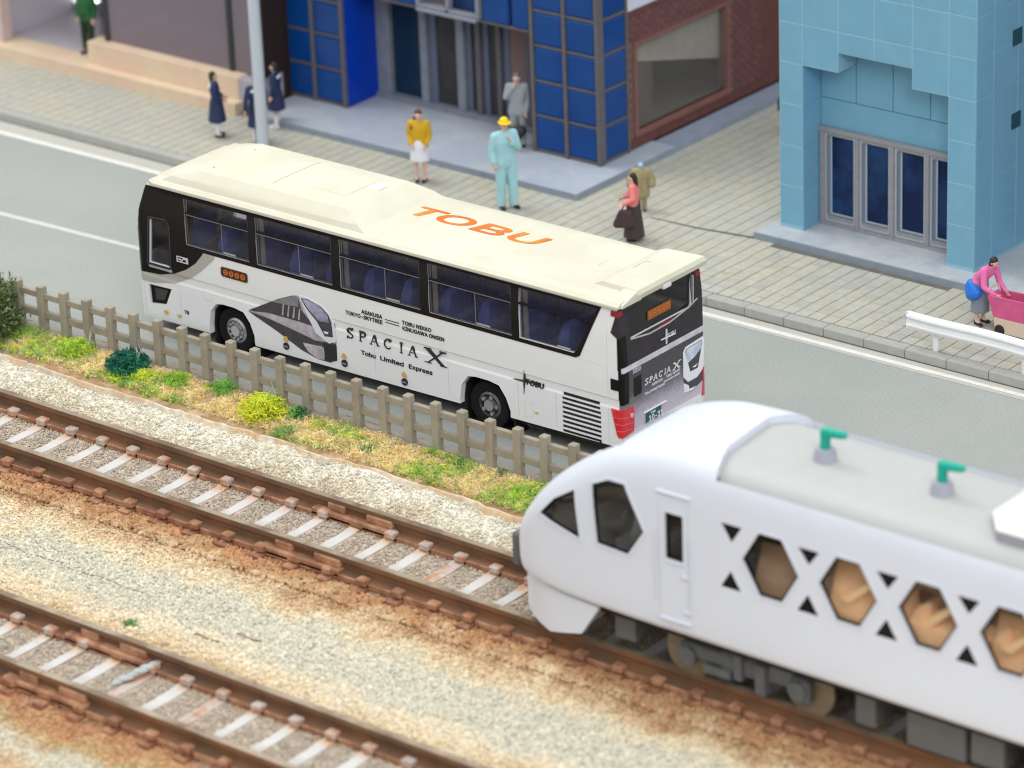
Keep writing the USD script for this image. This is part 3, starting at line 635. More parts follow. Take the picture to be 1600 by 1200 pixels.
# inside
part(COACH, 'floor', mbox(.3, 11.8, .09, W_ - .09, 1.155, 1.25), M_FLOORIN)
part(COACH, 'ceiling', mbox(.6, 11.8, .09, W_ - .09, 3.085, 3.115), mat('coach_ceiling', (.8, .8, .8), .7))
for k in range(10):
    x = 2.05 + k * .94
    for y in (.20, .66, 1.45, 1.91):
        h = Manifold.hull(mbox(x + .02, x + .16, y + .04, y + .38, 2.38, 2.50) + mbox(x - .08, x + .10, y, y + .42, 1.55, 2.2)) + mbox(x - .50, x, y + .01, y + .41, 1.45, 1.64) + mbox(x - .40, x - .05, y + .1, y + .3, 1.24, 1.46)
        part(COACH, 'seat', h, M_SEAT)
part(COACH, 'dashboard', mbox(.28, .7, .2, W_ - .2, 1.25, 1.75), mat('dash_grey', (.12, .12, .12), .6))
wheel_seat = Manifold.hull(mbox(1.2, 1.35, .35, .8, 1.9, 2.6) + mbox(1.1, 1.3, .35, .8, 1.5, 1.6)) + mbox(.85, 1.2, .35, .8, 1.5, 1.65)
part(COACH, 'driver_seat', wheel_seat, M_SEAT)
part(COACH, 'partition', mbox(1.62, 1.66, .15, 1.0, 1.25, 2.15), mat('dash_grey', (.12,) * 3))
# wheels and their dark housings
for xc, A in ((2.36, AF), (8.78, AR)):
    for y, s in ((.0, 1), (W_, -1)):
        lin = prism_y(A.buffer(-.004), min(y + s * .13, y + s * .54), max(y + s * .13, y + s * .54)) - prism_y(A.buffer(-.03), min(y + s * .01, y + s * .52), max(y + s * .01, y + s * .52))
        part(COACH, 'wheel_housing', lin, M_MATTBLACK)
        prof = [(.0, .0), (.50, .0), (.50, .20), (.485, .245), (.45, .265), (.33, .25), (.30, .20), (.0, .20)]
        P = [(r, -(yy) if s > 0 else yy) for r, yy in prof]
        tz = lathe_y([(.25, .0), (.455, .0), (.47, .02), (.47, .22), (.45, .25), (.41, .262), (.31, .252), (.27, .23), (.25, .22), (.25, .0)], 40)
        tv, tf = arr(tz)
        flip = np.array([1, -s, 1.0]); off = np.array([xc, y + s * .38, .47])
        tv2 = tv * np.array([1, 1, 1.0]); tv2[:, 1] -= tv[:, 1].min(); tv2[:, 1] = off[1] - s * tv2[:, 1]; tv2[:, 0] += xc; tv2[:, 2] += .47
        w = part(COACH, 'wheel', (tv2, tf if s < 0 else tf[:, ::-1]), M_TYRE, smooth=40)
        yo = y + s * .155
        rim = join(lathe_y([(.22, -.05), (.265, -.02), (.275, .0), (.26, .0), (.22, .07), (.0, .07), (.0, .03), (.2, .03), (.22, -.05)], 32, (xc, yo + s * .02, .47)))
        part(w, 'rim', rim, mat('rim_silver', (.42, .42, .42), .3, metal=.7, vary=.4, vscale=14) if xc < 5 else mat('rim_dark', (.13, .13, .13), .35, metal=.5, vary=.4, vscale=12), smooth=35)
        hubs = []
        rear = xc > 5
        hubs.append(cyl(.11, .10, 'y', 18, (xc, yo, .47)))
        for k in range(10 if not rear else 5):
            a = k * 2 * np.pi / (10 if not rear else 5)
            hubs.append(cyl(.024 if not rear else .04, .07, 'y', 8, (xc + .17 * np.cos(a), yo, .47 + .17 * np.sin(a))))
        part(w, 'hub', join(*hubs), mat('hub_grey', (.36, .36, .36), .35, metal=.6) if rear else M_SILVER)
        holes = [cyl(.042 if not rear else .06, .02, 'y', 10, (xc + .222 * np.cos(a), yo + s * .013, .47 + .222 * np.sin(a))) for a in (np.arange(8 if not rear else 5) + .5) * 2 * np.pi / (8 if not rear else 5)]
        part(w, 'vent_hole', join(*holes), M_MATTBLACK)
# roof
def roof_solid():
    s = body_solid(.02, 3.10, 3.31)
    e = prism_x([(-.03, 3.08), (-.03, 3.225), (.05, 3.285), (.22, 3.315), (W_ / 2, 3.33), (W_ - .22, 3.315), (W_ - .05, 3.285), (W_ + .03, 3.225), (W_ + .03, 3.08)], -2, 14)
    side = [(.14, 3.10), (.30, 3.10), (.32, 3.185), (11.98, 3.185), (12.02, 3.2), (12.02, 3.4), (1.0, 3.4), (.62, 3.35), (.36, 3.26), (.18, 3.14)]
    pl = []
    for k in range(9):
        a = np.pi + k * np.pi / 2 / 8; pl.append((.14 + .42 + .42 * np.cos(a), -.025 + .42 + .42 * np.sin(a)))
    pl += [(12.0, -.025)]; pl += [(x, W_ - y) for x, y in pl[::-1]]
    return e ^ prism_y(side, -1, 4) ^ prism_z(pl, 2, 5)
ring = lambda x0, x1, y0, y1, z, c: [(x, y, z) for x, y in ((x0 + c, y0), (x1, y0), (x1, y1), (x0 + c, y1), (x0, y0 + c * 1.3), (x0, y1 - c * 1.3))]
hump_low = ring(.22, 6.05, .055, W_ - .055, 3.22, .30)
hump_mid = ring(.58, 5.72, .15, W_ - .15, 3.40, .28)
hump_top = ring(1.22, 5.26, .36, W_ - .36, 3.57, .25) + [(2.6, W_ / 2 - .5, 3.615), (5.0, W_ / 2 - .5, 3.61), (2.6, W_ / 2 + .5, 3.615), (5.0, W_ / 2 + .5, 3.61)]
hump = Manifold.hull_points(np.array(hump_low + hump_mid + hump_top))
roof = roof_solid() + hump
spoil = Manifold.hull_points(np.array([(11.0, .50, 3.30), (11.0, 2.45, 3.30), (11.25, .52, 3.40), (11.25, 2.45, 3.40), (12.05, .50, 3.40), (12.05, 2.52, 3.40), (12.10, .46, 3.33), (12.10, 2.55, 3.33), (12.06, .46, 3.22), (12.06, 2.55, 3.22), (11.6, .5, 3.2), (11.6, 2.5, 3.2)]))
roof += spoil
roof += Manifold.hull_points(np.array([(11.75, .03, 3.2), (12.06, .03, 3.2), (12.06, .6, 3.2), (11.75, .6, 3.2), (11.75, .45, 3.37), (12.05, .30, 3.34), (12.06, .55, 3.40), (11.75, .6, 3.40), (12.07, .05, 3.26)]))
roof -= mbox(3.18, 3.205, .4, 2.2, 3.588, 3.8)
roof -= mbox(11.3, 11.42, 1.35, 1.75, 3.388, 3.5) ; roof -= mbox(10.6, 10.72, 1.2, 1.7, 3.322, 3.5)
R_ = part(COACH, 'roof', roof.refine_to_length(.25), M_CREAM, smooth=24)
part(R_, 'roof_hatch', bx(4.92, 5.16, 1.40, 1.66, 3.56, 3.622, .01), mat('cream_white', (.86, .85, .78), .4))
part(R_, 'hump_panel', bx(3.3, 4.85, .8, 1.72, 3.58, 3.620, .006), M_CREAM)
for x in (1.6, 2.5, 4.4, 5.0):
    for y in (.62, 1.8):
        part(R_, 'screw', cyl(.016, .02, 'z', 8, (x, y, 3.585)), mat('screw_shade', (.45, .43, .35), .6))
part(R_, 'rear_lamp', bx(12.0, 12.1, 1.22, 1.46, 3.18, 3.27, .015), mat('clear_lens', (.72, .72, .74), .2))
# roof lettering: wide slanted capitals
tv, tf = arr(meshkit.text_mesh('T', .40, .004, True))
def roof_letter(ch, x, y, w, h):
    v, f = arr(meshkit.text_mesh(ch, 1.0, .003, True))
    mn, mx = v.min(0), v.max(0); u = (v[:, 0] - mn[0]) / (mx[0] - mn[0]); t = (v[:, 1] - mn[1]) / (mx[1] - mn[1])
    X = x + u * w + t * h * .34; Yy = y + t * h
    base = 3.322 + .012 * np.clip(1 - abs(Yy - W_ / 2) / 1.2, 0, 1)
    return np.stack([X, Yy, base + v[:, 2]], 1), f
for ch, x, w in (('T', 5.83, .66), ('O', 6.50, .80), ('B', 7.44, .70), ('U', 8.26, .70)):
    part(R_, 'roof_lettering', roof_letter(ch, x, 1.30, w, .47), M_ORANGE)
# ---- print on the side: serif capitals drawn as strokes
def strokes(ch):
    L = {'S': [[(.78, .82), (.6, .97), (.35, .97), (.16, .82), (.2, .62), (.5, .5), (.8, .38), (.84, .18), (.62, .03), (.34, .03), (.14, .18)]],
         'P': [[(.25, 0), (.25, 1)], [(.25, .97), (.65, .97), (.84, .84), (.84, .62), (.65, .48), (.25, .48)]],
         'A': [[(.05, 0), (.48, 1)], [(.95, 0), (.48, 1)], [(.22, .34), (.78, .34)]],
         'C': [[(.86, .78), (.68, .96), (.4, .96), (.16, .74), (.12, .5), (.16, .26), (.4, .04), (.68, .04), (.88, .22)]],
         'I': [[(.5, 0), (.5, 1)]], 'X': [[(.1, 1), (.9, 0)], [(.88, 1), (.12, 0)]]}[ch]
    serif = {'S': [(.78, .97), (.14, .03)], 'P': [(.25, 0), (.25, 1)], 'A': [(.05, 0), (.95, 0)], 'C': [(.88, .92)], 'I': [(.5, 0), (.5, 1)], 'X': [(.1, 1), (.9, 0), (.88, 1), (.12, 0)]}[ch]
    thick = {'A': [.035, .075, .03], 'X': [.085, .04]}
    g = [LineString(p).buffer((thick.get(ch) or [.06] * 3)[i], cap_style=2) for i, p in enumerate(L)]
    for sx, sy in serif:
        g.append(sbox(sx - .17, sy - .03, sx + .17, sy + .03) if ch not in 'SC' else sbox(sx - .04, sy - .14, sx + .04, sy + .1))
    return union_all(g)
def letter_y(ch, x, z, w, h, y=-.012, shear=.0):
    s = affinity.affine_transform(strokes(ch), [w, shear * h, 0, h, x, z])
    return prism_y(s, y, .03)
for ch, x in zip('SPACIA', (5.40, 5.71, 6.01, 6.34, 6.68, 6.96)):
    part(COACH, 'side_lettering', letter_y(ch, x, 1.105, .20, .20), M_INK)
part(COACH, 'side_lettering', letter_y('X', 7.38, 1.07, .48, .28), M_INK)
def words(text, x, z, h, width, name='side_lettering', m=None, bold=True, y=-.010):
    v, f = arr(meshkit.text_mesh(text, h, .03, bold)); s = width / (v[:, 0].max() - v[:, 0].min())
    return part(COACH, name, on_y((v * np.array([s, 1, 1]) - np.array([v[:, 0].min() * s, 0, 0]), f), x, y + .03, z), m or M_INK)
words('ASAKUSA', 5.82, 1.695, .075, .52); words('TOKYO-SKYTREE', 5.42, 1.585, .075, .92)
words('TOBU NIKKO', 6.83, 1.705, .075, .72); words('KINUGAWA ONSEN', 6.84, 1.59, .075, 1.02)
for z in (1.695, 1.64): part(COACH, 'side_arrow', bx(6.41, 6.76, -.006, .02, z, z + .015), M_INK)
words('Tobu', 5.76, .83, .085, .36); words('Limited', 6.24, .83, .085, .58); words('Express', 6.95, .83, .085, .58)
words('TOBU', 9.78, 1.20, .10, .43)
star = union_all([Polygon([(9.76, 1.47), (9.785, 1.25), (9.74, .98), (9.735, 1.23)]), Polygon([(9.49, 1.235), (9.74, 1.262), (10.02, 1.26), (9.75, 1.232)])])
part(COACH, 'crest', prism_y(star, -.010, .03), M_INK)
words('7816 TOBU', 9.80, .335, .05, .39); words('TB', 1.12, .60, .07, .12)
part(COACH, 'side_sign', prism_y(rrect(2.20, 2.90, 1.645, 1.845, .05), -.014, .03), mat('sign_brown', (.06, .018, .008), .4))
f_ = '\u7a7a\u6e2f\u9023\u7d61'
for k in range(4):
    cx = 2.33 + k * .15
    g = union_all([Point(cx, 1.745).buffer(.058).difference(Point(cx, 1.745).buffer(.036)), sbox(cx - .05, 1.738, cx + .05, 1.752)])
    part(COACH, 'sign_character', prism_y(g, -.020, .0), M_AMBER)
part(COACH, 'badge', prism_y(sbox(1.02, 1.69, 1.32, 1.81).difference(sbox(1.035, 1.705, 1.305, 1.795)).union(LineString([(1.06, 1.75), (1.12, 1.75), (1.15, 1.72), (1.2, 1.78), (1.28, 1.77), (1.28, 1.72)]).buffer(.009)), -.016, .03), M_PRINTW)
for x, z in ((3.82, .62), (5.32, .62), (6.83, .60)):
    part(COACH, 'marker_lamp', join(cyl(.075, .03, 'y', 14, (x, -.006, z - .08)),), M_INK)
    part(COACH, 'marker_emblem', join(cyl(.05, .03, 'y', 10, (x, -.006, z + .08)), bx(x - .06, x + .06, -.02, .01, z + .03, z + .06)), M_GOLD)
    part(COACH, 'marker_face', bx(x - .05, x + .05, -.028, -.02, z - .095, z - .075), mat('grey_face', (.3, .3, .3), .4))
for x, r in ((.62, .05), (.98, .04)): part(COACH, 'front_marker', cyl(r, .04, 'y', 10, (x, -.01, .52)), M_GOLD)
part(COACH, 'hatch_lever', bx(9.99, 10.06, -.012, .01, .66, .70), M_GOLD)
part(COACH, 'fuel_flap', bx(1.68, 1.86, -.006, .02, 1.04, 1.22, .004), M_BUSW)
# the picture of a train printed on the side, in flat tones
def print_y(name, pts, m, d): return part(COACH, name, prism_y(Polygon(pts).buffer(0), -d, .03), m)
M_PLILAC = mat('print_lilac', (.40, .35, .39), .5, vary=.2, vscale=6, color2=(.56, .51, .54), c2scale=2.5); M_PDARK = mat('print_dark', (.055, .05, .055), .5, vary=.3, vscale=5); M_PPALE = mat('print_pale', (.72, .72, .74), .5); M_PGREY = mat('print_grey', (.22, .21, .22), .5, vary=.3, vscale=4)
print_y('picture_body', [(2.86, 1.06), (3.67, 1.49), (4.15, 1.68), (4.40, 1.70), (4.80, 1.61), (4.98, 1.48), (5.10, 1.32), (5.14, .95), (5.13, .55), (4.91, .46), (4.64, .46), (4.22, .55), (3.6, .80), (3.0, 1.00)], M_PLILAC, .004)
print_y('picture_shadow', [(2.86, 1.06), (3.0, 1.00), (3.6, .80), (4.22, .55), (4.64, .46), (4.95, .46), (4.95, .50), (4.60, .56), (4.3, .66), (4.25, .72), (4.6, .74), (5.13, .74), (5.12, .90), (4.60, .84), (4.10, .92), (3.4, 1.02)], M_PDARK, .006)
print_y('picture_side', [(2.88, 1.08), (3.67, 1.49), (4.05, 1.65), (4.20, 1.66), (4.28, 1.40), (4.50, 1.20), (4.62, 1.12), (4.2, 1.14), (3.4, 1.14), (3.0, 1.08)], M_PDARK, .006)
print_y('picture_roof', [(3.50, 1.40), (4.10, 1.665), (4.22, 1.66), (4.20, 1.45), (3.9, 1.42)], M_PGREY, .008)
for k in range(4): print_y('picture_window', [(3.75 + .14 * k, 1.18), (3.80 + .14 * k, 1.42), (3.83 + .14 * k, 1.42), (3.79 + .14 * k, 1.18)], M_PLILAC, .010)
print_y('picture_front', [(4.22, 1.69), (4.40, 1.705), (4.80, 1.62), (4.98, 1.49), (5.10, 1.32), (5.14, .95), (4.95, .86), (4.62, 1.0), (4.40, 1.36)], M_PPALE, .010)
print_y('picture_windscreen', [(4.28, 1.65), (4.45, 1.67), (4.80, 1.585), (4.97, 1.46), (5.04, 1.32), (5.06, 1.02), (4.85, .99), (4.66, 1.26), (4.40, 1.48)], M_PDARK, .013)
print_y('picture_glint', [(4.32, 1.64), (4.45, 1.655), (4.78, 1.575), (4.95, 1.44), (4.98, 1.30), (4.72, 1.28), (4.45, 1.48)], mat('print_glint', (.40, .40, .52), .5, vary=.3, vscale=5, color2=(.14, .17, .24), c2scale=2.2), .016)
print_y('picture_lights', [(4.82, 1.09), (4.96, 1.10), (4.92, 1.05), (4.86, 1.05)], M_PRINTW, .016)
print_y('picture_coupler', [(4.80, .84), (5.135, .86), (5.13, .55), (4.95, .47), (4.82, .50)], mat('print_black', (.022,) * 3), .011)
print_y('picture_apron', [(4.28, .68), (4.75, .76), (4.80, .48), (4.64, .47), (4.4, .55)], M_PLILAC, .009)
# ---- rear
def skx(shape, m, name, off=.008, x0=11.9, **k):
    return part(COACH, name, skin(prism_x(shape, x0, 13), off), m, smooth=28, **k)
win = rrect(.32, 2.20, 2.50, 3.12, .08)
skx(Polygon([(-.1, 1.98), (2.7, 1.98), (2.7, 3.16), (-.1, 3.16)]).difference(win), M_CHARC, 'rear_upper_panel', .008, 11.94)
sh = Polygon([(11.80, 2.70), (11.93, 2.62), (12.2, 2.62), (12.2, 3.14), (11.93, 3.14), (11.90, 3.02)])
part(COACH, 'rear_shoulder', skin(prism_y(sh, -1, .25), .010), M_CHARC, smooth=28)
part(COACH, 'rear_shoulder', skin(prism_y(sh, W_ - .25, 4), .010), M_CHARC, smooth=28)
part(COACH, 'corner_post', skin(prism_y(sbox(11.955, 1.3, 12.2, 2.62), -1, .2), .010), M_BLACK, smooth=28)
rw = part(COACH, 'rear_window', prism_x(win.buffer(.01), 11.93, 11.94), glass('rear_glass', (.3, .3, .3), .6, (.012, .012, .014)))
part(rw, 'rear_blind', prism_x(win.buffer(-.01), 11.86, 11.87), M_BLACK)
part(rw, 'bright_edge', skin(prism_x(LineString([(.34, 2.50), (.9, 2.42), (1.5, 2.43), (2.1, 2.52), (2.36, 2.60)]).buffer(.014), 11.9, 13), .013), M_SILVER)
part(rw, 'bright_side', prism_x(LineString([(2.22, 2.56), (2.23, 3.1)]).buffer(.012), 11.95, 12.01), M_SILVER)
sg = part(rw, 'rear_sign', bx(11.95, 11.965, .90, 1.59, 2.66, 2.84), mat('sign_rust', (.30, .10, .03), .5))
for k in range(5):
    y = .97 + k * .13
    part(COACH, 'rear_sign_character', prism_x(union_all([sbox(y - .04, 2.69, y - .025, 2.81), sbox(y + .025, 2.69, y + .04, 2.81), sbox(y - .05, 2.74, y + .05, 2.755), sbox(y - .05, 2.79, y + .05, 2.805)]), 11.966, 11.975), M_AMBER)
skx(LineString([(1.17, 2.455), (1.62, 2.455)]).buffer(.02), M_REDD, 'brake_lamp', .012)
for y in (.07, W_ - .07):
    part(COACH, 'top_lamp', skin(prism_x(sbox(y - .09, 3.02, y + .09, 3.12), 11.8, 13), .016), M_REDD)
skx(Polygon([(.02, 1.93), (2.6, 1.93), (2.6, 2.035), (.02, 2.03)]), mat('rear_silver', (.60, .60, .64), .32, metal=.3, vary=.25, vscale=6), 'chrome_strip', .016)
fade = usdkit.material(stage, '/World/Looks/print_fade', {'g': ('geometry', {}), 's': ('separate_xyz', {}), 'n': ('noise_texture', {'scale': 14.0, 'detail': 6.0, 'roughness': .75}), 'a': ('math', {'math_type': 'multiply_add', 'value2': .5, 'value3': -.25}), 'z': ('math', {'math_type': 'add'}),
    'mr': ('map_range', {'from_min': .6, 'from_max': 1.9}), 'r': ('rgb_ramp', {'ramp': [(0, (.62, .57, .66)), (.3, (.46, .41, .49)), (.52, (.16, .14, .17)), (.7, (.055, .05, .055)), (1, (.05, .045, .05))]}), 'p': ('principled_bsdf', {'roughness': .4})},
    [('g.position', 's.vector'), ('g.position', 'n.vector'), ('n.fac', 'a.value1'), ('a.value', 'z.value1'), ('s.z', 'z.value2'), ('z.value', 'mr.value'), ('mr.result', 'r.fac'), ('r.color', 'p.base_color')], surface='p.BSDF')
skx(Polygon([(-.1, .66), (2.7, .66), (2.7, 1.945), (-.1, 1.945)]), fade, 'rear_print', .008, 11.95)
part(COACH, 'side_grille', skin(prism_y(sbox(11.78, 1.585, 12.1, 1.80), -1, .2), .014), M_BLACK)
skx(sbox(.34, 1.37, .57, 1.74), M_BLACK, 'rear_grille', .012)
def word_x(text, y, z, h, w, m, name='rear_lettering', rise=0.0, shear=.1, x=12.042):
    v, f = arr(meshkit.text_mesh(text, h, .006, False)); s = w / (v[:, 0].max() - v[:, 0].min())
    part(COACH, name, on_x((v * np.array([s, 1, 1]), f), x, y, z, shear, 1.0, rise), m)
for ch, y in zip('SPACIA', (.66, .79, .93, 1.08, 1.22, 1.33)):
    part(COACH, 'rear_lettering', prism_x(affinity.affine_transform(strokes(ch), [.105, .02, 0, .105, y, 1.485]), 12.03, 12.046), M_PRINTW)
part(COACH, 'rear_lettering', prism_x(affinity.affine_transform(strokes('X'), [.22, .03, 0, .13, 1.51, 1.475]), 12.03, 12.046), M_PRINTW)
word_x('ASAKUSA - TOBU NIKKO', .86, 1.40, .05, .86, M_PRINTW); word_x('Tobu Limited Express', .64, 1.29, .05, .62, M_PRINTW); word_x('KINUGAWA ONSEN', 1.22, 1.33, .04, .5, M_PRINTW)
word_x('3210', .30, 1.84, .075, .24, M_PRINTW); word_x('TOBU', 1.37, 2.16, .085, .25, M_PRINTW, x=12.03)
part(COACH, 'rear_crest', prism_x(union_all([LineString([(1.20, 2.19), (1.62, 2.175)]).buffer(.008), LineString([(1.36, 2.34), (1.35, 2.07)]).buffer(.012)]), 12.02, 12.042), M_PRINTW)
def print_x(name, pts, m, d): part(COACH, name, prism_x(Polygon(pts).buffer(0), 12.0, 12.038 + d), m)
print_x('picture_nose', [(1.84, 1.72), (1.92, 1.80), (2.46, 1.83), (2.50, 1.72), (2.46, 1.20), (2.26, 1.08), (1.98, 1.08), (1.84, 1.22)], M_PRINTW, .002)
print_x('picture_skirt', [(1.84, 1.20), (1.98, 1.06), (2.26, 1.06), (2.47, 1.17), (2.49, .98), (2.1, .86), (1.88, .90)], M_PDARK, .001)
print_x('picture_bumper', [(1.84, 1.10), (2.0, 1.0), (2.0, .93), (2.22, .91), (2.1, .87), (1.86, .90)], M_PRINTW, .004)
print_x('picture_screen', [(1.90, 1.71), (1.95, 1.75), (2.42, 1.77), (2.42, 1.68), (2.28, 1.26), (2.05, 1.26)], M_PDARK, .005)
print_x('picture_sheen', [(1.91, 1.70), (1.96, 1.74), (2.41, 1.76), (2.40, 1.62), (2.2, 1.52), (1.98, 1.46)], mat('print_sheen', (.45, .52, .66), .4, color2=(.70, .74, .80), c2scale=3), .008)
print_x('picture_badge', [(2.10, 1.33), (2.28, 1.35), (2.2, 1.30)], M_PRINTW, .008)
for y0, y1, yy in ((-1, .30, 0), (W_ - .12, 4, W_)):
    lamp_zone = prism_x(Polygon([(-.2, 1.22), (.32, 1.20), (.34, .66), (.06, .66), (-.2, .66)]) if yy == 0 else Polygon([(W_ - .10, 1.22), (W_ + .2, 1.22), (W_ + .2, .60), (W_ - .08, .62)]), 11, 13)
    side_lim = prism_y(Polygon([(11.78, 1.21), (12.3, 1.21), (12.3, .6), (11.98, .6), (11.90, .72)]), -1, 4)
    tl = part(COACH, 'tail_lamp', skin(lamp_zone ^ side_lim, .022), M_RED, smooth=28)
    if yy == 0:
        part(tl, 'lamp_ribs', skin((prism_x(union_all([LineString([(-.2, z), (.1, z - .01), (.33, z - .06)]).buffer(.007) for z in (1.06, .93, .80)]), 11, 13)) ^ side_lim, .027), mat('lamp_red_pale', (.70, .14, .14), .2))
        part(tl, 'reverse_lamp', cyl(.045, .02, 'x', 12, (12.055, .24, 1.05)), mat('pink_lens', (.75, .40, .44), .2))
part(COACH, 'number_plate', bx(12.03, 12.05, .69, 1.13, .70, .92), mat('plate_green', (.015, .09, .085), .4))
part(COACH, 'plate_light', bx(12.02, 12.06, .62, 1.3, .935, .96, .008), M_PRINTW)
v, f = arr(meshkit.text_mesh('10-21', .11, .004, True)); part(COACH, 'plate_number', on_x((v * np.array([.9, 1, 1]), f), 12.05, .74, .73), M_PRINTW)
v, f = arr(meshkit.text_mesh('TOBU', .04, .004, True)); part(COACH, 'plate_number', on_x((v, f), 12.05, .80, .865), M_PRINTW)
part(COACH, 'rear_bumper', skin(prism_x(sbox(.36, .53, 2.4, .67), 11.8, 13), .03), M_BUSW)
part(COACH, 'rear_vent', bx(12.0, 12.08, .95, 1.8, .545, .575), M_MATTBLACK)

# ================================================================ THE TRAIN
TY = -4.68
M_TRAIN = mat('train_white', (0.67, 0.695, 0.765), 0.36, vary=0.015, vscale=0.8, spec=0.45)
M_TROOF = mat('train_roof_grey', (0.44, 0.445, 0.425), 0.55, vary=0.03, vscale=1.5)
M_GREY = mat('underframe_grey', (0.14, 0.14, 0.145), 0.55, vary=0.12, vscale=4)
M_TGLASS = glass('train_glass', (0.95, 0.93, 0.90), 0.04, (0.05, 0.048, 0.045))
M_BRASS = mat('wheel_brass', (0.22, 0.18, 0.12), 0.5, metal=0.3, vary=.2)
M_TAN = mat('interior_tan', (0.95, 0.62, 0.36), 0.6, vary=0.12, vscale=2)
M_INDARK = mat('interior_dark', (0.12, 0.11, 0.10), 0.7, vary=0.3, vscale=2)
M_GREEN_ = mat('knob_green', (0.0, 0.36, 0.25), 0.35, spec=0.5)
TRAIN = thing('train', 'white model express train with hexagonal windows and grey roof on the middle track', 'train', (20, TY, 0))
NX = np.array([13.74, 13.82, 13.92, 14.1, 14.38, 14.80, 15.3, 15.9, 16.4, 16.9, 17.4, 18.6, 31.0])
NW = np.array([0.25, 0.45, 0.64, 0.87, 1.08, 1.245, 1.345, 1.395, 1.415, 1.43, 1.43, 1.43, 1.43])
NH = np.array([1.22, 1.40, 1.58, 1.90, 2.28, 2.74, 3.17, 3.58, 3.84, 4.01, 4.11, 4.15, 4.15])
NB = np.array([1.00, .97, .95, .94, .93, .93, .93, .93, .93, .93, .93, .93, .93])
NN = np.array([2.6, 2.9, 3.2, 3.6, 4.0, 4.4, 4.8, 5.2, 5.6, 5.8, 6.0, 6.2, 6.2])
from scipy.interpolate import PchipInterpolator as Pch
fW, fH, fB, fN = (Pch(NX, a) for a in (NW, NH, NB, NN))
@lru_cache(None)
def train_solid(o=0.0):
    xs = np.concatenate([np.linspace(NX[0], 14.4, 22), np.linspace(14.5, 17.6, 30), np.linspace(18.2, 31, 10)])
    rings = []
    for x in xs:
        w, h, b, n = max(.05, float(fW(x)) + o), float(fH(x)) + o, float(fB(x)) - o * .8, float(fN(x))
        h = max(h, b + .12)
        zm = b + .42 * (h - b); pts = []
        m = 15
        for k in range(m + 1):
            a = k / m * np.pi / 2
            cu, su = np.cos(a) ** (2 / n), np.sin(a) ** (2 / n)
            pts.append((w * cu, zm + (h - zm) * su))
        low = [(w * .90, b), (w * .965, b + .05), (w * .995, b + .16), (w, b + .3 * (zm - b) + .12)]
        right = low + pts
        loop = right + [(-y, z) for y, z in right[::-1][1:]]
        xx = x - o if x < 14.5 else (x - o * np.clip((16 - x) / 1.5, 0, 1) if x < 30 else x + o)
        rings.append([(xx, TY + y, z) for y, z in loop])
    R = np.array(rings); m_, n_ = R.shape[:2]
    V = R.reshape(-1, 3); F = []
    for i in range(m_ - 1):
        for j in range(n_):
            k = (j + 1) % n_
            F += [(i * n_ + j, (i + 1) * n_ + j, (i + 1) * n_ + k), (i * n_ + j, (i + 1) * n_ + k, i * n_ + k)]
    c0, c1 = len(V), len(V) + 1
    V = np.vstack([V, R[0].mean(0), R[-1].mean(0)])
    for j in range(n_):
        k = (j + 1) % n_; F += [(c0, j, k), (c1, (m_ - 1) * n_ + k, (m_ - 1) * n_ + j)]
    t = trimesh.Trimesh(V, np.array(F), process=True)
    if t.volume < 0: t.invert()
    return man((t.vertices, t.faces))
T0 = train_solid(); TI = train_solid(-.08) ^ mbox(13.9, 30.8, TY - 2, TY + 2, 1.35, 3.86)
hexes = []
for k in range(6):
    x = 19.63 + 1.462 * k
    hexes.append(Polygon([(x - .54, 2.69), (x - .215, 3.23), (x + .215, 3.23), (x + .54, 2.69), (x + .215, 2.14), (x - .215, 2.14)]))
PENTA = Polygon([(16.07, 3.17), (16.42, 3.34), (16.76, 3.36), (17.15, 2.63), (16.81, 2.13), (16.17, 2.15)])
TRI = Polygon([(14.86, 2.28), (15.22, 2.66), (15.69, 2.96), (15.80, 2.12)])
DOORW = rrect(17.585, 17.935, 2.29, 3.11, .02)
tris_ = [Polygon([(18.67, 3.22), (19.08, 3.22), (18.875, 2.91)]), Polygon([(18.86, 2.41), (18.66, 2.09), (19.06, 2.09)])]
for k in range(5):
    x = 20.34 + 1.462 * k
    tris_ += [Polygon([(x - .20, 3.20), (x + .21, 3.20), (x + .01, 2.93)]), Polygon([(x, 2.42), (x - .21, 2.09), (x + .20, 2.09)])]
wins = hexes + [PENTA, TRI, DOORW]
shell = T0 - TI
cut = union_all(wins)
shell -= prism_y(cut, TY - 2, TY + 2)
notch = union_all(tris_)
dep = prism_y(notch, TY - 2, TY + 2) - train_solid(-.035)
shell -= dep
# the roof well, with its six-sided front
well = [(18.52, -1.33), (18.28, -.62), (18.16, .62), (18.55, 1.29), (18.9, 1.33), (32, 1.33), (32, -1.33)]
well = [(x, TY + y) for x, y in well]
shell -= prism_z(well, 3.4, 5) - train_solid(-.15)
# the sloping windscreen lies in a trough between the two white pillars
shell -= prism_y(Polygon([(14.1, 1.86), (16.36, 3.80), (16.3, 4.5), (13, 4.5), (13, 2.2)]), TY - .95, TY + .95)
screen = prism_y(Polygon([(14.1, 1.855), (16.36, 3.795), (16.40, 3.76), (14.14, 1.82)]), TY - .96, TY + .96) ^ train_solid(-.015)
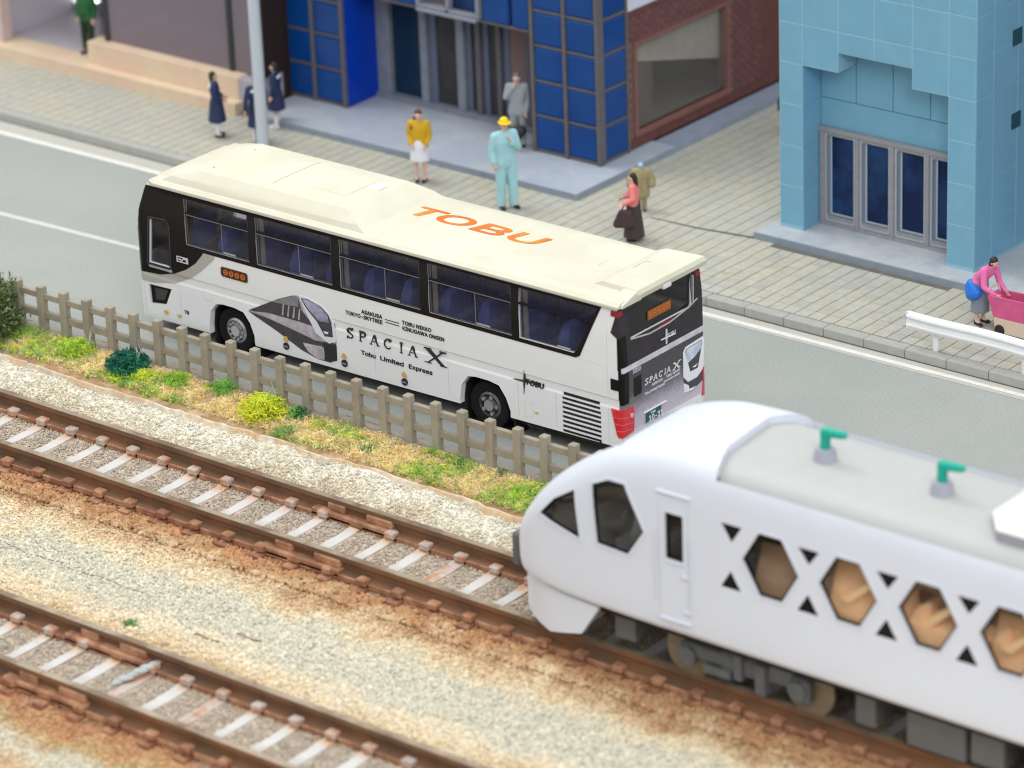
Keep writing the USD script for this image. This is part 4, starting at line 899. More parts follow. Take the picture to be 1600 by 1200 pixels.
# door edges and the step below it
for a, b, c, d in ((17.44, 17.452, 1.26, 3.42), (18.03, 18.042, 1.26, 3.42), (17.44, 18.042, 3.41, 3.42)):
    shell -= mbox(a, b, TY - 1.5, TY - 1.418, c, d)
part(TRAIN, 'body', shell, M_TRAIN, smooth=32)
def tskin(region, a, b): return (train_solid(b) - train_solid(a)) ^ region
part(TRAIN, 'windscreen', screen, M_BLACK)
for w in wins:
    for s in (-1, 1):
        near = mbox(13, 31, TY + (-2 if s < 0 else .3), TY + (-.3 if s < 0 else 2), 1, 4)
        p_ = part(TRAIN, 'window', tskin(prism_y(w.buffer(.01), TY - 2, TY + 2) ^ near, -.062, -.050), M_TGLASS, smooth=32)
        part(p_, 'gasket', tskin(prism_y(w.difference(w.buffer(-.035, join_style=2)), TY - 2, TY + 2) ^ near, -.049, -.022), M_BLACK, smooth=32)
for w in wins: part(TRAIN, 'window_rim', tskin(prism_y(w.buffer(.042, join_style=2).difference(w), TY - 2, TY), -.01, .013), M_TRAIN, smooth=32)
for t_ in tris_:
    for s in (-1, 1):
        near = mbox(13, 31, TY + (-2 if s < 0 else .3), TY + (-.3 if s < 0 else 2), 1, 4)
        part(TRAIN, 'triangle_window', tskin(prism_y(t_, TY - 2, TY + 2) ^ near, -.0345, -.020), M_BLACK)
part(TRAIN, 'roof_panel', tskin(prism_z(Polygon(well).buffer(-.006), 3.4, 5), -.149, -.128), M_TROOF, smooth=30)
d_ = part(TRAIN, 'door', tskin(prism_y(sbox(17.455, 1.27, 18.028, 3.405).difference(DOORW.buffer(.0)), TY - 2, TY), -.012, -.004), M_TRAIN, smooth=32)
part(d_, 'handrail', tube([(17.40, TY - 1.46, 1.55), (17.40, TY - 1.46, 2.75)], .014, 6), M_TRAIN)
part(d_, 'handrail', tube([(18.08, TY - 1.46, 1.45), (18.08, TY - 1.46, 2.75)], .014, 6), M_TRAIN)
part(d_, 'rain_gutter', bx(17.42, 18.08, TY - 1.455, TY - 1.40, 3.43, 3.47, .01), M_TRAIN)
part(d_, 'step', bx(17.46, 18.06, TY - 1.47, TY - 1.40, 1.19, 1.24, .012), M_TRAIN)
part(d_, 'handle', bx(17.90, 18.04, TY - 1.465, TY - 1.42, 2.02, 2.07, .01), M_TRAIN); part(d_, 'lock', bx(17.93, 18.09, TY - 1.465, TY - 1.42, 1.40, 1.45, .01), M_TRAIN)
part(d_, 'window_sill', bx(17.57, 17.95, TY - 1.455, TY - 1.40, 2.235, 2.275, .01), M_TRAIN)
# plough below the nose
outl = [(float(x) + .10, float(fW(x)) * .93) for x in np.linspace(13.74, 16.1, 40)]
ring_o = [(x, TY - y) for x, y in outl] + [(x, TY + y) for x, y in outl[::-1]]
ring_i = [(x + .05, TY - y * .93) for x, y in outl] + [(x + .05, TY + y * .93) for x, y in outl[::-1]]
pl = (prism_z(ring_o, 0, 1.2) - prism_z(ring_i + [], -.1, 1.0)) ^ prism_y(Polygon([(13.5, .925), (13.6, .50), (14.0, .24), (14.93, .08), (15.68, .30), (16.05, .84), (16.05, .91)]), TY - 2, TY + 2)
part(TRAIN, 'plough', pl, M_TRAIN, smooth=32)
part(TRAIN, 'nose_seam', tskin(mbox(13, 16.2, TY - 2, TY + 2, .90, .955), -.05, -.015), M_GREY)
part(TRAIN, 'coupler', join(bx(13.48, 14.2, TY - .20, TY + .20, .72, 1.0, .03), bx(13.44, 13.6, TY - .30, TY + .24, .55, 1.16, .03)), mat('coupler_grey', (.13, .13, .135), .6))
# below the floor
part(TRAIN, 'underfloor', mbox(15.2, 30.5, TY - 1.05, TY + 1.05, .70, .96), M_MATTBLACK)
for a, b, z in ((16.20, 16.62, .30), (20.96, 21.34, .18), (21.92, 23.00, .10), (23.10, 23.70, .16), (24.1, 26.4, .12)):
    part(TRAIN, 'equipment_box', bx(a, b, TY - 1.04, TY + 1.04, z, .74, .02), mat('box_grey', (0.12, 0.118, 0.118), .6, vary=.08))
bg = part(TRAIN, 'bogie', join(bx(17.55, 20.05, TY - 1.02, TY - .86, .38, .62, .03), bx(17.55, 20.05, TY + .86, TY + 1.02, .38, .62, .03), bx(18.3, 19.3, TY - 1.0, TY + 1.0, .30, .66, .04),
    bx(18.0, 18.55, TY - 1.08, TY - .84, .20, .34, .02), bx(19.05, 19.25, TY - 1.1, TY - .84, .12, .66, .02), bx(18.62, 18.78, TY - 1.08, TY - .84, .24, .7, .02), bx(19.3, 19.75, TY - 1.04, TY - .86, .50, .70, .02)), mat('bogie_grey', (.11, .115, .12), .5, vary=.15, vscale=4))
for x in (17.62, 19.98):
    part(bg, 'axle_box', join(cyl(.17, .16, 'y', 16, (x + (.06 if x < 18 else -.12), TY - 1.0, .40)), bx(x - .1, x + .1, TY - 1.05, TY - .9, .2, .6, .03)), mat('bogie_grey', (.29,) * 3))
    for s in (-1, 1):
        prof = [(0, -.07), (.40, -.07), (.40, .035), (.47, .04), (.47, .07), (0, .07)] if s < 0 else [(0, -.07), (.47, -.07), (.47, -.04), (.40, -.035), (.40, .07), (0, .07)]
        prof = [(r, -y) for r, y in prof][::-1]
        part(bg, 'wheel', lathe_y(prof, 32, (x, TY + s * .80, .405)), M_BRASS, smooth=35)
    part(bg, 'axle', cyl(.06, 1.6, 'y', 10, (x, TY, .405)), M_GREY)
# inside
part(TRAIN, 'interior_floor', mbox(15.2, 30.5, TY - 1.28, TY + 1.28, 1.36, 1.42), M_INDARK)
for k in range(5):
    x = 20.75 + 1.462 * k
    for y in (-1.22, .18):
        part(TRAIN, 'seat', Manifold.hull(mbox(x - .1, x + .06, TY + y, TY + y + 1.04, 1.5, 2.5) + mbox(x + .1, x + .2, TY + y + .1, TY + y + .94, 2.5, 2.72)) + mbox(x - .75, x, TY + y, TY + y + 1.04, 1.42, 1.98), M_TAN)
M_TAN2 = mat('interior_pale_tan', (0.97, 0.70, 0.44), 0.6, vary=.1, vscale=2); M_TAN3 = mat('interior_umber', (0.40, 0.27, 0.17), 0.6, vary=.2, vscale=2)
for k in range(7):
    x = 19.15 + 1.462 * k
    part(TRAIN, 'side_lining', Manifold.hull_points(np.array([(x + dx, TY + y, z) for dx in (.02, 1.44) for y, z in ((-1.31, 1.42), (-1.30, 2.0 + .2 * (k % 3)), (-.98, 2.6 + .25 * ((k + 1) % 3)), (-.70, 1.42))])), M_TAN3 if k == 0 else M_TAN)
    if k: part(TRAIN, 'tray_table', Manifold.hull_points(np.array([(x + a, TY + y, z) for a, z in ((.25, 2.45), (.40, 2.40), (.95, 2.90), (.90, 2.97)) for y in (-1.30, -.9)])), M_TAN2)  # tilted pale slabs, added to lighten the view through the windows
part(TRAIN, 'table', mbox(20.95, 30.2, TY + .25, TY + 1.22, 1.42, 2.12), M_TAN)
part(TRAIN, 'partition', mbox(18.25, 18.32, TY - 1.25, TY + 1.25, 1.4, 3.7), M_INDARK)
part(TRAIN, 'partition', mbox(20.28, 20.34, TY - .1, TY + 1.25, 1.4, 3.4), M_TAN)
part(TRAIN, 'driver_desk', Manifold.hull_points(np.array([(x, TY + y, z) for x, z in ((14.6, 1.4), (15.5, 1.4), (15.45, 2.25), (14.9, 2.25)) for y in (-.85, .85)])), mat('desk_grey', (.42, .45, .44), .5))
part(TRAIN, 'driver_seat', Manifold.hull(mbox(16.5, 16.62, TY - .7, TY - .2, 1.9, 2.9) + mbox(16.3, 16.6, TY - .7, TY - .2, 1.5, 1.9)) + mbox(16.0, 16.5, TY - .7, TY - .2, 1.75, 1.9), mat('desk_grey', (.2, .22, .22)))
# roof fittings
for x in (19.69, 21.87):
    kb = part(TRAIN, 'roof_knob', lathe_y([(0, 0), (.20, 0), (.17, .16), (.15, .22), (0, .22)], 20).apply_transform(trimesh.transformations.rotation_matrix(np.pi / 2, (1, 0, 0))).apply_translation((x, TY, 4.01)), M_GREY if False else mat('knob_grey', (.36, .36, .42), .45), smooth=35)
    arm = Manifold.hull(Manifold.sphere(.085, 14).translate((x, TY, 4.18)) + Manifold.sphere(.085, 14).translate((x, TY, 4.50))) + Manifold.hull(Manifold.sphere(.085, 14).translate((x, TY, 4.50)) + Manifold.sphere(.065, 14).translate((x + .34, TY + .02, 4.52)))
    part(kb, 'knob_arm', arm, M_GREEN_, smooth=40)
ac_plan = lambda c: [(23.08 + c, TY + .85 - c), (23.02 + c, TY + .6), (23.02 + c, TY - .40), (23.42 + c * .6, TY - .92 + c), (28, TY - .92 + c), (28, TY + .92 - c)]
low = prism_z(ac_plan(0), 3.98, 4.17); up = Manifold.hull_points(np.array([(x, y, 4.16) for x, y in ac_plan(0)] + [(x, y, 4.20) for x, y in ac_plan(.03)] + [(x, y, 4.30) for x, y in ac_plan(.22)]))
ac = part(TRAIN, 'air_conditioner', low, mat('ac_grey', (.34, .335, .36), .5)); part(ac, 'cover', up, mat('ac_white', (.80, .79, .72), .45), smooth=20)
part(ac, 'cover_panel', bx(23.5, 27.5, TY - .55, TY + .55, 4.28, 4.315, .01), mat('ac_white', (.8,) * 3))

# ================================================================ BUILDINGS
M_TEAL = mat('teal_block', (0.175, 0.385, 0.515), 0.5, vary=0.06, vscale=1.6, bump=0.004, bscale=20)
M_TEAL2 = mat('teal_block_grey', (0.185, 0.39, 0.50), 0.55, vary=0.07, vscale=2, bump=0.004, bscale=20)
M_TEALB = mat('teal_side', (0.17, 0.37, 0.53), 0.5, vary=0.05, vscale=2)
M_TJOINT = mat('teal_joint', (0.27, 0.49, 0.60), 0.6)
M_SLABG = mat('plinth_grey', (0.40, 0.43, 0.47), 0.65, vary=0.07, vscale=4, color2=(0.46, 0.48, 0.50), c2scale=1.0, bump=0.004, bscale=25)
M_SLABE = mat('plinth_edge', (0.25, 0.29, 0.34), 0.7, vary=0.1, vscale=3)
M_ALU = mat('door_aluminium', (0.30, 0.30, 0.315), 0.45, vary=0.12, vscale=6, metal=0.15)
M_NAVY = mat('door_navy', (0.006, 0.016, 0.06), 0.15, spec=0.15, color2=(0.012, 0.045, 0.13), c2scale=0.8)
TEAL = thing('teal_building', 'light teal block building with silver glass doors in a stepped porch', 'building', (10, 12, 0.2))
pl_ = part(TEAL, 'plinth', mbox(7.55, 14.6, 10.34, 13.2, .15, .345), M_SLABE)
part(pl_, 'plinth_top', mbox(7.56, 14.6, 10.36, 13.2, .33, .352), M_SLABG)
ZR = [.42, 1.29, 2.18, 3.08, 3.98, 4.84, 5.70, 6.56, 7.42]
part(TEAL, 'wall_core', prism_y(Polygon([(7.80, .35), (8.37, .35), (8.37, 3.965), (9.25, 3.965), (9.25, 4.39), (11.03, 4.39), (11.03, 3.965), (11.89, 3.965), (11.89, .35), (12.52, .35), (12.52, 7.9), (7.80, 7.9)]), 10.953, 11.66) , M_TJOINT)
part(TEAL, 'rear_core', mbox(7.80, 12.52, 11.66, 12.9, .35, 7.9), M_TJOINT)
def block_y(x0, x1, z0, z1, y, m=None):
    if x1 - x0 < .04 or z1 - z0 < .04: return
    part(TEAL, 'block', bx(x0 + .008, x1 - .008, y - .012, y + .03, z0 + .008, z1 - .008, .010), m or (M_TEAL if rng.random() < .6 else M_TEAL2))
XS = [7.80, 8.37, 9.25, 10.12, 11.03, 11.89, 12.52]
for r in range(8):
    for c in range(6):
        x0, x1, z0, z1 = XS[c], XS[c + 1], ZR[r], ZR[r + 1]
        if 0 < c < 5 and r < 4: continue
        if c in (2, 3) and r == 4: z0 = 4.395
        block_y(x0, x1, z0, z1, 10.96)
for a, b in ((7.82, 8.36), (11.91, 12.5)): part(TEAL, 'base_course', bx(a, b, 10.98, 11.66, .352, .425), M_TEALB)
# porch: jambs, soffit, inner wall
for k in range(4):
    part(TEAL, 'jamb', bx(8.355, 8.378, 10.975, 11.655, ZR[k] + .004 - .07 * (k == 0), ZR[k + 1] - .004, .0), M_TEALB)
inner = [(8.38, 9.25), (9.25, 10.15), (10.15, 11.05), (11.05, 11.9)]
for a, b in inner:
    part(TEAL, 'block', bx(a + .008, b - .008, 11.60, 11.655, 3.12, 4.38 if 9 < a < 11 else 3.955, .008), M_TEAL)
part(TEAL, 'lintel_block', bx(8.385, 11.885, 11.60, 11.655, 2.50, 3.105, .008), M_TEAL)
# side wall
YS = [10.975, 11.60, 12.50, 12.9]
for r in range(8):
    for c in range(3):
        z0, z1 = ZR[r], ZR[r + 1]
        part(TEAL, 'block', bx(12.49, 12.532, YS[c] + .008, YS[c + 1] - .008, z0 + .008, z1 - .008, .010), M_TEALB)
part(TEAL, 'base_course', bx(12.48, 12.515, 10.98, 12.9, .352, .425), M_TEALB)
for z in (3.02, 4.78): part(TEAL, 'side_notch', bx(12.505, 12.545, 12.28, 12.62, z - .03, z + .30), mat('notch_dark', (.02, .07, .09), .4))
# doors
part(TEAL, 'door_frame', join(bx(8.38, 11.89, 11.50, 11.62, 2.40, 2.50, .008), bx(8.38, 11.89, 11.50, 11.62, .352, .40, .006), *[bx(x - .05, x + .05, 11.50, 11.62, .40, 2.40, .012) for x in (8.45, 9.32, 10.18, 11.04, 11.86)]), M_ALU)
for a, b in ((8.50, 9.27), (9.37, 10.13), (10.23, 10.99), (11.09, 11.81)):
    d_ = part(TEAL, 'door', (prism_y(sbox(a, .40, b, 2.40).difference(rrect(a + .07, b - .02, .56, 2.33, .05)), 11.53, 11.60)), M_ALU)
    part(d_, 'pane', bx(a + .06, b - .01, 11.585, 11.60, .55, 2.34), M_NAVY)
    part(d_, 'inner_frame', prism_y(rrect(a + .07, b - .02, .56, 2.33, .05).difference(rrect(a + .16, b - .025, .60, 2.32, .03)), 11.565, 11.584), mat('door_blue_grey', (.16, .22, .30), .35))
    part(d_, 'bead', prism_y(LineString([(a + .165, 2.3), (a + .165, .615), (b - .03, .615)]).buffer(.012), 11.55, 11.575), mat('door_bright', (.46, .47, .50), .4))
    part(d_, 'edge_bead', prism_y(LineString([(a + .05, 2.37), (a + .05, .50), (a + .09, .47), (b - .03, .47), (b - .02, .5), (b - .02, 2.37)]).buffer(.010), 11.518, 11.535), mat('door_bright', (.62,) * 3))
part(TEAL, 'roof', mbox(7.78, 12.54, 10.95, 12.95, 7.9, 8.0), M_TEAL2)

# ---- blue glass building
M_BLUE = mat('blue_panel', (0.003, 0.052, 0.225), 0.16, spec=0.3, vary=0.10, vscale=1.2, color2=(0.003, 0.045, 0.20), c2scale=0.9)
M_BLUEB = mat('blue_return', (0.004, 0.045, 0.42), 0.25, spec=0.2, vary=0.08, vscale=1)
M_MULL = mat('mullion_grey', (0.115, 0.105, 0.11), 0.5, vary=0.15, vscale=5)
M_BGREY = mat('grey_moulding', (0.22, 0.235, 0.285), 0.5, vary=0.15, vscale=4)
M_INSHOP = mat('shop_dark', (0.035, 0.033, 0.036), 0.5, vary=0.4, vscale=1.5)
BLUE = thing('blue_glass_building', 'building clad in square deep blue glass panels with grey mullions', 'building', (-2, 12, 0.2))
pl_ = part(BLUE, 'plinth', mbox(-6.3, 3.13, 10.02, 13.6, .15, .345), M_SLABE)
part(pl_, 'plinth_top', mbox(-6.3, 3.115, 10.035, 13.6, .33, .352), mat('plinth_blue', (0.36, 0.40, 0.47), .6, vary=.06, vscale=3, color2=(.42, .45, .49), c2scale=.8))
part(BLUE, 'side_plinth', mbox(2.55, 3.12, 13.6, 24, .15, .36), mat('side_plinth_grey', (.26, .30, .38), .6, vary=.1))
part(BLUE, 'core', join(bx(-6.52, -4.72, 11.60, 13.9, .36, 9), bx(.71, 2.50, 11.72, 12.70, .36, 9), bx(-4.72, .71, 11.86, 13.9, 3.06, 9), bx(-4.72, 2.3, 12.92, 13.9, .36, 3.06)), M_MULL)
BZ = [.40, 1.205, 2.01, 2.82, 3.62, 4.42, 5.22, 6.02, 6.82, 7.62, 8.42]
def panel_y(a, b, z0, z1, y, m=None):
    part(BLUE, 'panel', bx(a + .045, b - .045, y - .02, y + .06, z0 + .03, z1 - .03, .04), m or M_BLUE)
for r in range(10):
    for a, b in ((-6.52, -5.62), (-5.62, -4.72)): panel_y(a, b, BZ[r], BZ[r + 1], 11.54)
    for a, b in ((.71, 1.61), (1.61, 2.50)): panel_y(a, b, BZ[r], BZ[r + 1], 11.68)
    part(BLUE, 'panel', bx(2.44, 2.53, 11.78, 12.66, BZ[r] + .03, BZ[r + 1] - .03, .04), M_BLUE)
for x, y in ((-6.52, 11.52), (-5.62, 11.52), (-4.72, 11.52), (.71, 11.66), (1.61, 11.66), (2.50, 11.66)):
    part(BLUE, 'mullion', bx(x - .05, x + .05, y - .03, y + .2, .36, 9, .015), M_MULL)
part(BLUE, 'mullion', bx(2.47, 2.545, 12.66, 12.74, .36, 9, .012), M_MULL)
for r in range(10):
    for a, b, y in ((-6.52, -4.72, 11.54), (.71, 2.50, 11.68)):
        part(BLUE, 'transom', bx(a, b, y - .018, y + .08, BZ[r] - .028, BZ[r] + .028, .01), M_MULL)
    part(BLUE, 'transom', bx(2.43, 2.528, 11.72, 12.7, BZ[r] - .028, BZ[r] + .028, .01), M_MULL)
part(BLUE, 'blue_return', bx(-4.72, -4.655, 11.58, 12.85, .36, 3.06), M_BLUEB)
part(BLUE, 'blue_return', bx(.655, .70, 11.74, 12.85, .36, 3.06), M_BLUEB)
# upper storeys over the entrance
for r in range(7):
    z0, z1 = 3.06 + .8 * r, 3.86 + .8 * r
    for a, b in ((-4.66, -3.53), (-3.53, -2.54), (-.78, .07), (.07, .66)):
        part(BLUE, 'panel', bx(a + .04, b - .04, 11.72, 11.86, z0 + .03, z1 - .03, .04), M_BLUE)
    if r >= 1: part(BLUE, 'panel', bx(-2.50, -1.70, 11.70, 11.86, z0 + .03, z1 - .03, .04), M_BLUE)
    part(BLUE, 'upper_window', bx(-1.62, -.82, 11.80, 11.86, z0 + .16, z1), M_NAVY)
    part(BLUE, 'transom', bx(-4.66, .66, 11.74, 11.86, z0 - .03, z0 + .03, .01), M_MULL)
part(BLUE, 'bay_sill', join(bx(-2.52, -.80, 11.58, 11.9, 3.04, 3.12, .015), bx(-2.50, -.82, 11.64, 11.9, 3.12, 3.20, .015)), M_BGREY)
for x in (-2.52, -1.66, -.80): part(BLUE, 'mullion', bx(x - .05, x + .05, 11.64, 11.86, 3.12, 9, .012), M_BGREY)
# entrance: dark glass between grey mouldings, with a raised threshold
part(BLUE, 'threshold', join(bx(-4.66, .66, 12.55, 12.9, .352, .45, .012), bx(-4.66, .66, 12.50, 12.6, .352, .39)), M_BGREY)
for a, b in ((-4.66, -4.28), (-3.36, -3.16), (-2.28, -2.06), (-1.72, -1.58), (-1.12, -.98), (-.30, -.14)):
    part(BLUE, 'door_post', bx(a, b, 12.62, 12.82, .44, 3.06, .015), M_BGREY if b - a > .18 else M_MULL)
for a, b in ((-3.16, -2.95), (-2.06, -1.92), (-.98, -.80), (-1.58, -1.42)):
    part(BLUE, 'door_stile', bx(a, b, 12.72, 12.82, .44, 2.95, .012), mat('stile_blue', (.11, .13, .19), .4))
part(BLUE, 'entrance_head', bx(-4.66, .66, 12.62, 12.85, 2.94, 3.06), M_MULL)
for a, b in ((-4.28, -3.36), (-2.95, -2.28), (-1.92, -1.72), (-1.42, -1.12), (-.80, -.30), (-.14, .655)):
    part(BLUE, 'entrance_pane', bx(a, b, 12.78, 12.80, .44, 2.95), mat('shop_navy', (.010, .03, .06), .2, spec=.2) if a < -4 else M_INSHOP)

# ---- brick building beside it
BRICK = thing('brick_building', 'dark red brick side wall with one long shop window, behind the blue panels', 'building', (2, 18, 0.3))
M_BRICK = mat('brick_plum', (0.155, 0.062, 0.062), 0.6, vary=0.2, vscale=3, rand=0.08); M_MORTAR = mat('mortar', (0.20, 0.13, 0.12), 0.8); M_BRICKD = mat('brick_far', (0.13, 0.045, 0.038), 0.65, vary=0.2, vscale=4)
wl = prism_x(Polygon([(12.75, .36), (24, .36), (24, 3.55), (12.75, 3.55)]).difference(sbox(13.1, .76, 16.35, 2.70)), -1.0, 2.47)
part(BRICK, 'wall', wl - mbox(-.9, 2.3, 12.9, 23.8, .5, 3.4), M_MORTAR)
row = 0
for k in range(26):
    z = .64 + k * .115
    if z > 3.5: break
    y = 12.76 - (.14 if k % 2 else 0)
    while y < 24:
        a, b = max(y, 12.755), y + .27
        inside = not (b > 12.96 and a < 16.52 and z < 2.80)
        if inside and a < 17.6 and b - a > .05: part(BRICK, 'brick', open_y_brick(a, b, z) if False else bx(2.455, 2.485 + .003 * rng.random(), a + .006, b - .006, z + .005, z + .108), M_BRICK)
        y += .28
part(BRICK, 'far_brickwork', bx(2.455, 2.48, 17.62, 24, .62, 3.54), M_BRICKD)
part(BRICK, 'stall_riser', bx(2.455, 2.49, 12.76, 24, .37, .62, .0), M_BRICKD)
wf = part(BRICK, 'window', prism_x(sbox(12.96, .62, 16.52, 2.80).difference(sbox(13.08, .76, 16.38, 2.72)), 2.40, 2.51), mat('window_brown', (.21, .09, .075), .5, vary=.15, vscale=3))
part(wf, 'pane', bx(2.41, 2.42, 13.06, 16.4, .74, 2.74), glass('shop_glass', (.94, .92, .90), .12, (.2, .19, .18), .06, 1.3))
part(BRICK, 'inner_board', prism_x(Polygon([(12.95, 2.35), (16.45, 1.45), (16.45, 3.0), (12.95, 3.0)]), 2.30, 2.33), mat('reflection_pale', (.50, .50, .48), .6, vary=.15))  # pale slanted board added as the reflection on the pane
part(BRICK, 'back_room', join(bx(-.8, -.7, 12.9, 23, .5, 3.4), bx(-.8, 2.3, 12.9, 23, .5, .55), bx(-.8, 2.2, 17.6, 17.7, .5, 3.4)), mat('back_room_grey', (.24, .22, .2), .7, vary=.2))
part(BRICK, 'upper_wall', bx(-1.0, 2.50, 12.75, 24, 3.555, 8.5), mat('pale_wall', (.62, .66, .74), .5, vary=.03))
part(BRICK, 'coping', bx(2.46, 2.52, 12.76, 24, 3.50, 3.56), M_BRICK)

# ---- shop on the left
SHOP = thing('shop_building', 'low shop with cream steps, smoky glass front and a lit open doorway', 'building', (-11, 12, 0.2))
M_CREAMW = mat('shop_cream', (0.70, 0.52, 0.38), 0.6, vary=0.05, vscale=2, color2=(0.72, 0.57, 0.40), c2scale=0.6); M_PINK = mat('shop_pink', (0.62, 0.48, 0.46), 0.6, vary=.04)
M_SFLOOR = mat('shop_floor', (.46, .43, .45), .35, vary=.1, vscale=1.5)
M_SMOKE = glass('smoky_glass', (.55, .50, .55), .40, (.30, .25, .28), .10); M_SPOST = mat('shop_post', (.03, .03, .03), .4)
part(SHOP, 'step', bx(-17, -6.75, 10.0, 14.2, .15, .50, .015), M_CREAMW)
part(SHOP, 'floor', bx(-17, -6.8, 10.75, 14.1, .45, .512), M_SFLOOR)
part(SHOP, 'display_plinth', bx(-11.70, -6.86, 10.28, 14.1, .50, 1.03, .015), M_CREAMW)
for x in (-11.30, -7.30): part(SHOP, 'front_post', bx(x - .07, x + .07, 10.55, 10.70, 1.03, 6, .01), M_SPOST)
sw_ = part(SHOP, 'shop_window', bx(-11.23, -7.37, 10.60, 10.62, 1.03, 6), M_SMOKE)
sw_ = part(SHOP, 'shop_window', bx(-7.23, -6.42, 10.60, 10.62, 1.03, 6), M_SMOKE)
part(SHOP, 'side_window', bx(-11.70, -11.68, 10.75, 14, 1.03, 6), glass('clear_side', (.75, .75, .8), .2, (.3, .3, .35)))
part(SHOP, 'display_back', join(bx(-11.6, -6.3, 13.4, 13.5, 1.03, 6), bx(-10.9, -9.4, 12.2, 12.8, 1.03, 1.9, .05), bx(-9.0, -7.7, 12.0, 12.7, 1.03, 2.2, .05)), mat('display_mauve', (.20, .16, .19), .6, vary=.35, vscale=.9))
part(SHOP, 'display_item', bx(-9.2, -8.75, 11.2, 11.5, 2.2, 2.6, .04), mat('display_green', (.10, .42, .30), .5))
part(SHOP, 'display_item', bx(-7.1, -6.8, 10.8, 11.0, 1.6, 2.6, .04), mat('display_lilac', (.50, .38, .62), .5))
part(SHOP, 'corner_wall', bx(-6.36, -5.62 - .92, 11.3, 13.6, .36, 6), mat('corner_brown', (.022, .012, .008), .5))
part(SHOP, 'corner_wall', bx(-6.42, -6.30, 10.62, 11.3, 1.03, 6), mat('corner_brown', (.022,) * 3))
part(SHOP, 'corner_kerb', bx(-6.86, -5.9 - .5, 10.3, 11.45, .36, 1.0, .015), mat('kerb_lilac', (.40, .38, .44), .6))
part(SHOP, 'left_wall', bx(-17, -14.55, 10.25, 10.6, .50, 6, .015), M_PINK)
part(SHOP, 'inner_wall', join(bx(-17, -11.7, 14.0, 14.1, .5, 6), bx(-14.9, -14.8, 10.6, 14, .5, 6)), mat('inner_lilac', (.58, .54, .60), .6))
part(SHOP, 'counter', bx(-15.6, -13.9, 12.9, 13.6, .5, .68, .02), mat('counter_grey', (.25, .24, .28), .5))
lampm = usdkit.material(stage, '/World/Looks/lamp_glow', {'e': ('emission', {'color': (.92, 1.0, .98), 'strength': 6.0})}, surface='e.emission')
lp = part(SHOP, 'lamp_case', bx(-15.4, -14.2, 12.95, 13.4, .685, .73, .01), mat('lamp_case', (.8, .8, .8)))
part(lp, 'lit_panel', bx(-15.3, -14.3, 12.99, 13.36, .732, .75), lampm)
part(SHOP, 'roof', bx(-17, -6.35, 10.2, 14.2, 6.0, 6.4), M_CREAMW)

# ---- a dark neighbour behind the teal block
DARKB = thing('dark_building', 'dark wall of a building behind the teal one at the right edge', 'building', (16, 15, 0.2))
part(DARKB, 'wall', bx(12.62, 22, 13.3, 18, .19, 8), mat('dark_wall', (.035, .033, .035), .6, vary=.2, vscale=1))
part(DARKB, 'roof', bx(12.6, 22.1, 13.25, 18.1, 8.0, 8.2), mat('dark_wall', (.035,) * 3))
for k in range(3): part(DARKB, 'window', bx(13.4 + 2.6 * k, 15.2 + 2.6 * k, 13.27, 13.31, 1.2, 3.2), M_NAVY)

# ================================================================ STREET FURNITURE
M_POLE = mat('pole_grey', (0.52, 0.56, 0.60), 0.4, vary=0.03)
POLE = thing('lamp_pole', 'plain pale grey street pole standing among the schoolgirls, cut by the top edge', 'pole', (-4.88, 8.89, 0.2))
part(POLE, 'shaft', tube([(-4.88, 8.89, .2), (-4.90, 8.89, 5), (-4.92, 8.89, 10.2)], [.138, .132, .115], 20), M_POLE, smooth=40)
part(POLE, 'arm', tube([(-4.92, 8.89, 10.1), (-4.9, 8.2, 10.6), (-4.9, 7.2, 10.8)], [.10, .09, .08], 12), M_POLE, smooth=40)
part(POLE, 'lamp_head', bx(-5.08, -4.72, 6.3, 7.3, 10.72, 10.9, .05), M_POLE)
M_GUARD = mat('guard_white', (0.82, 0.82, 0.81), 0.4, vary=0.03, vscale=2)
GUARD = thing('guard_rail', 'white ribbed crash barrier on the kerb in front of the pram', 'guard rail', (15, 7.5, 0.2))
gx_ = np.linspace(13.30, 19.3, 31); prof = [(-.03, .58), (-.075, .62), (-.085, .67), (-.04, .72), (-.02, .75), (-.04, .78), (-.085, .83), (-.075, .88), (-.03, .92), (.03, .92), (.03, .58)]
rows = np.array([[(x, 7.40 + y + (0.012 * np.sin(x * 3)), z + .006 * np.sin(x * 2.2)) for y, z in prof] for x in gx_]); a_, b_ = rows.shape[:2]
F = []
for i in range(a_ - 1):
    for j in range(b_):
        k = (j + 1) % b_; F += [(i * b_ + j, (i + 1) * b_ + j, (i + 1) * b_ + k), (i * b_ + j, (i + 1) * b_ + k, i * b_ + k)]
V = rows.reshape(-1, 3)
cap = [(0, k, k + 1) for k in range(1, b_ - 1)] + [((a_ - 1) * b_, (a_ - 1) * b_ + k + 1, (a_ - 1) * b_ + k) for k in range(1, b_ - 1)]
part(GUARD, 'beam', (V, np.array(F + cap)), M_GUARD, smooth=40)
part(GUARD, 'end_cap', cyl(.03, .34, 'z', 10, (13.31, 7.37, .75)), M_GUARD, smooth=40)
for x in (13.87, 15.87, 17.87): part(GUARD, 'post', join(cyl(.062, .66, 'z', 14, (x, 7.50, .52))), M_GUARD, smooth=40)

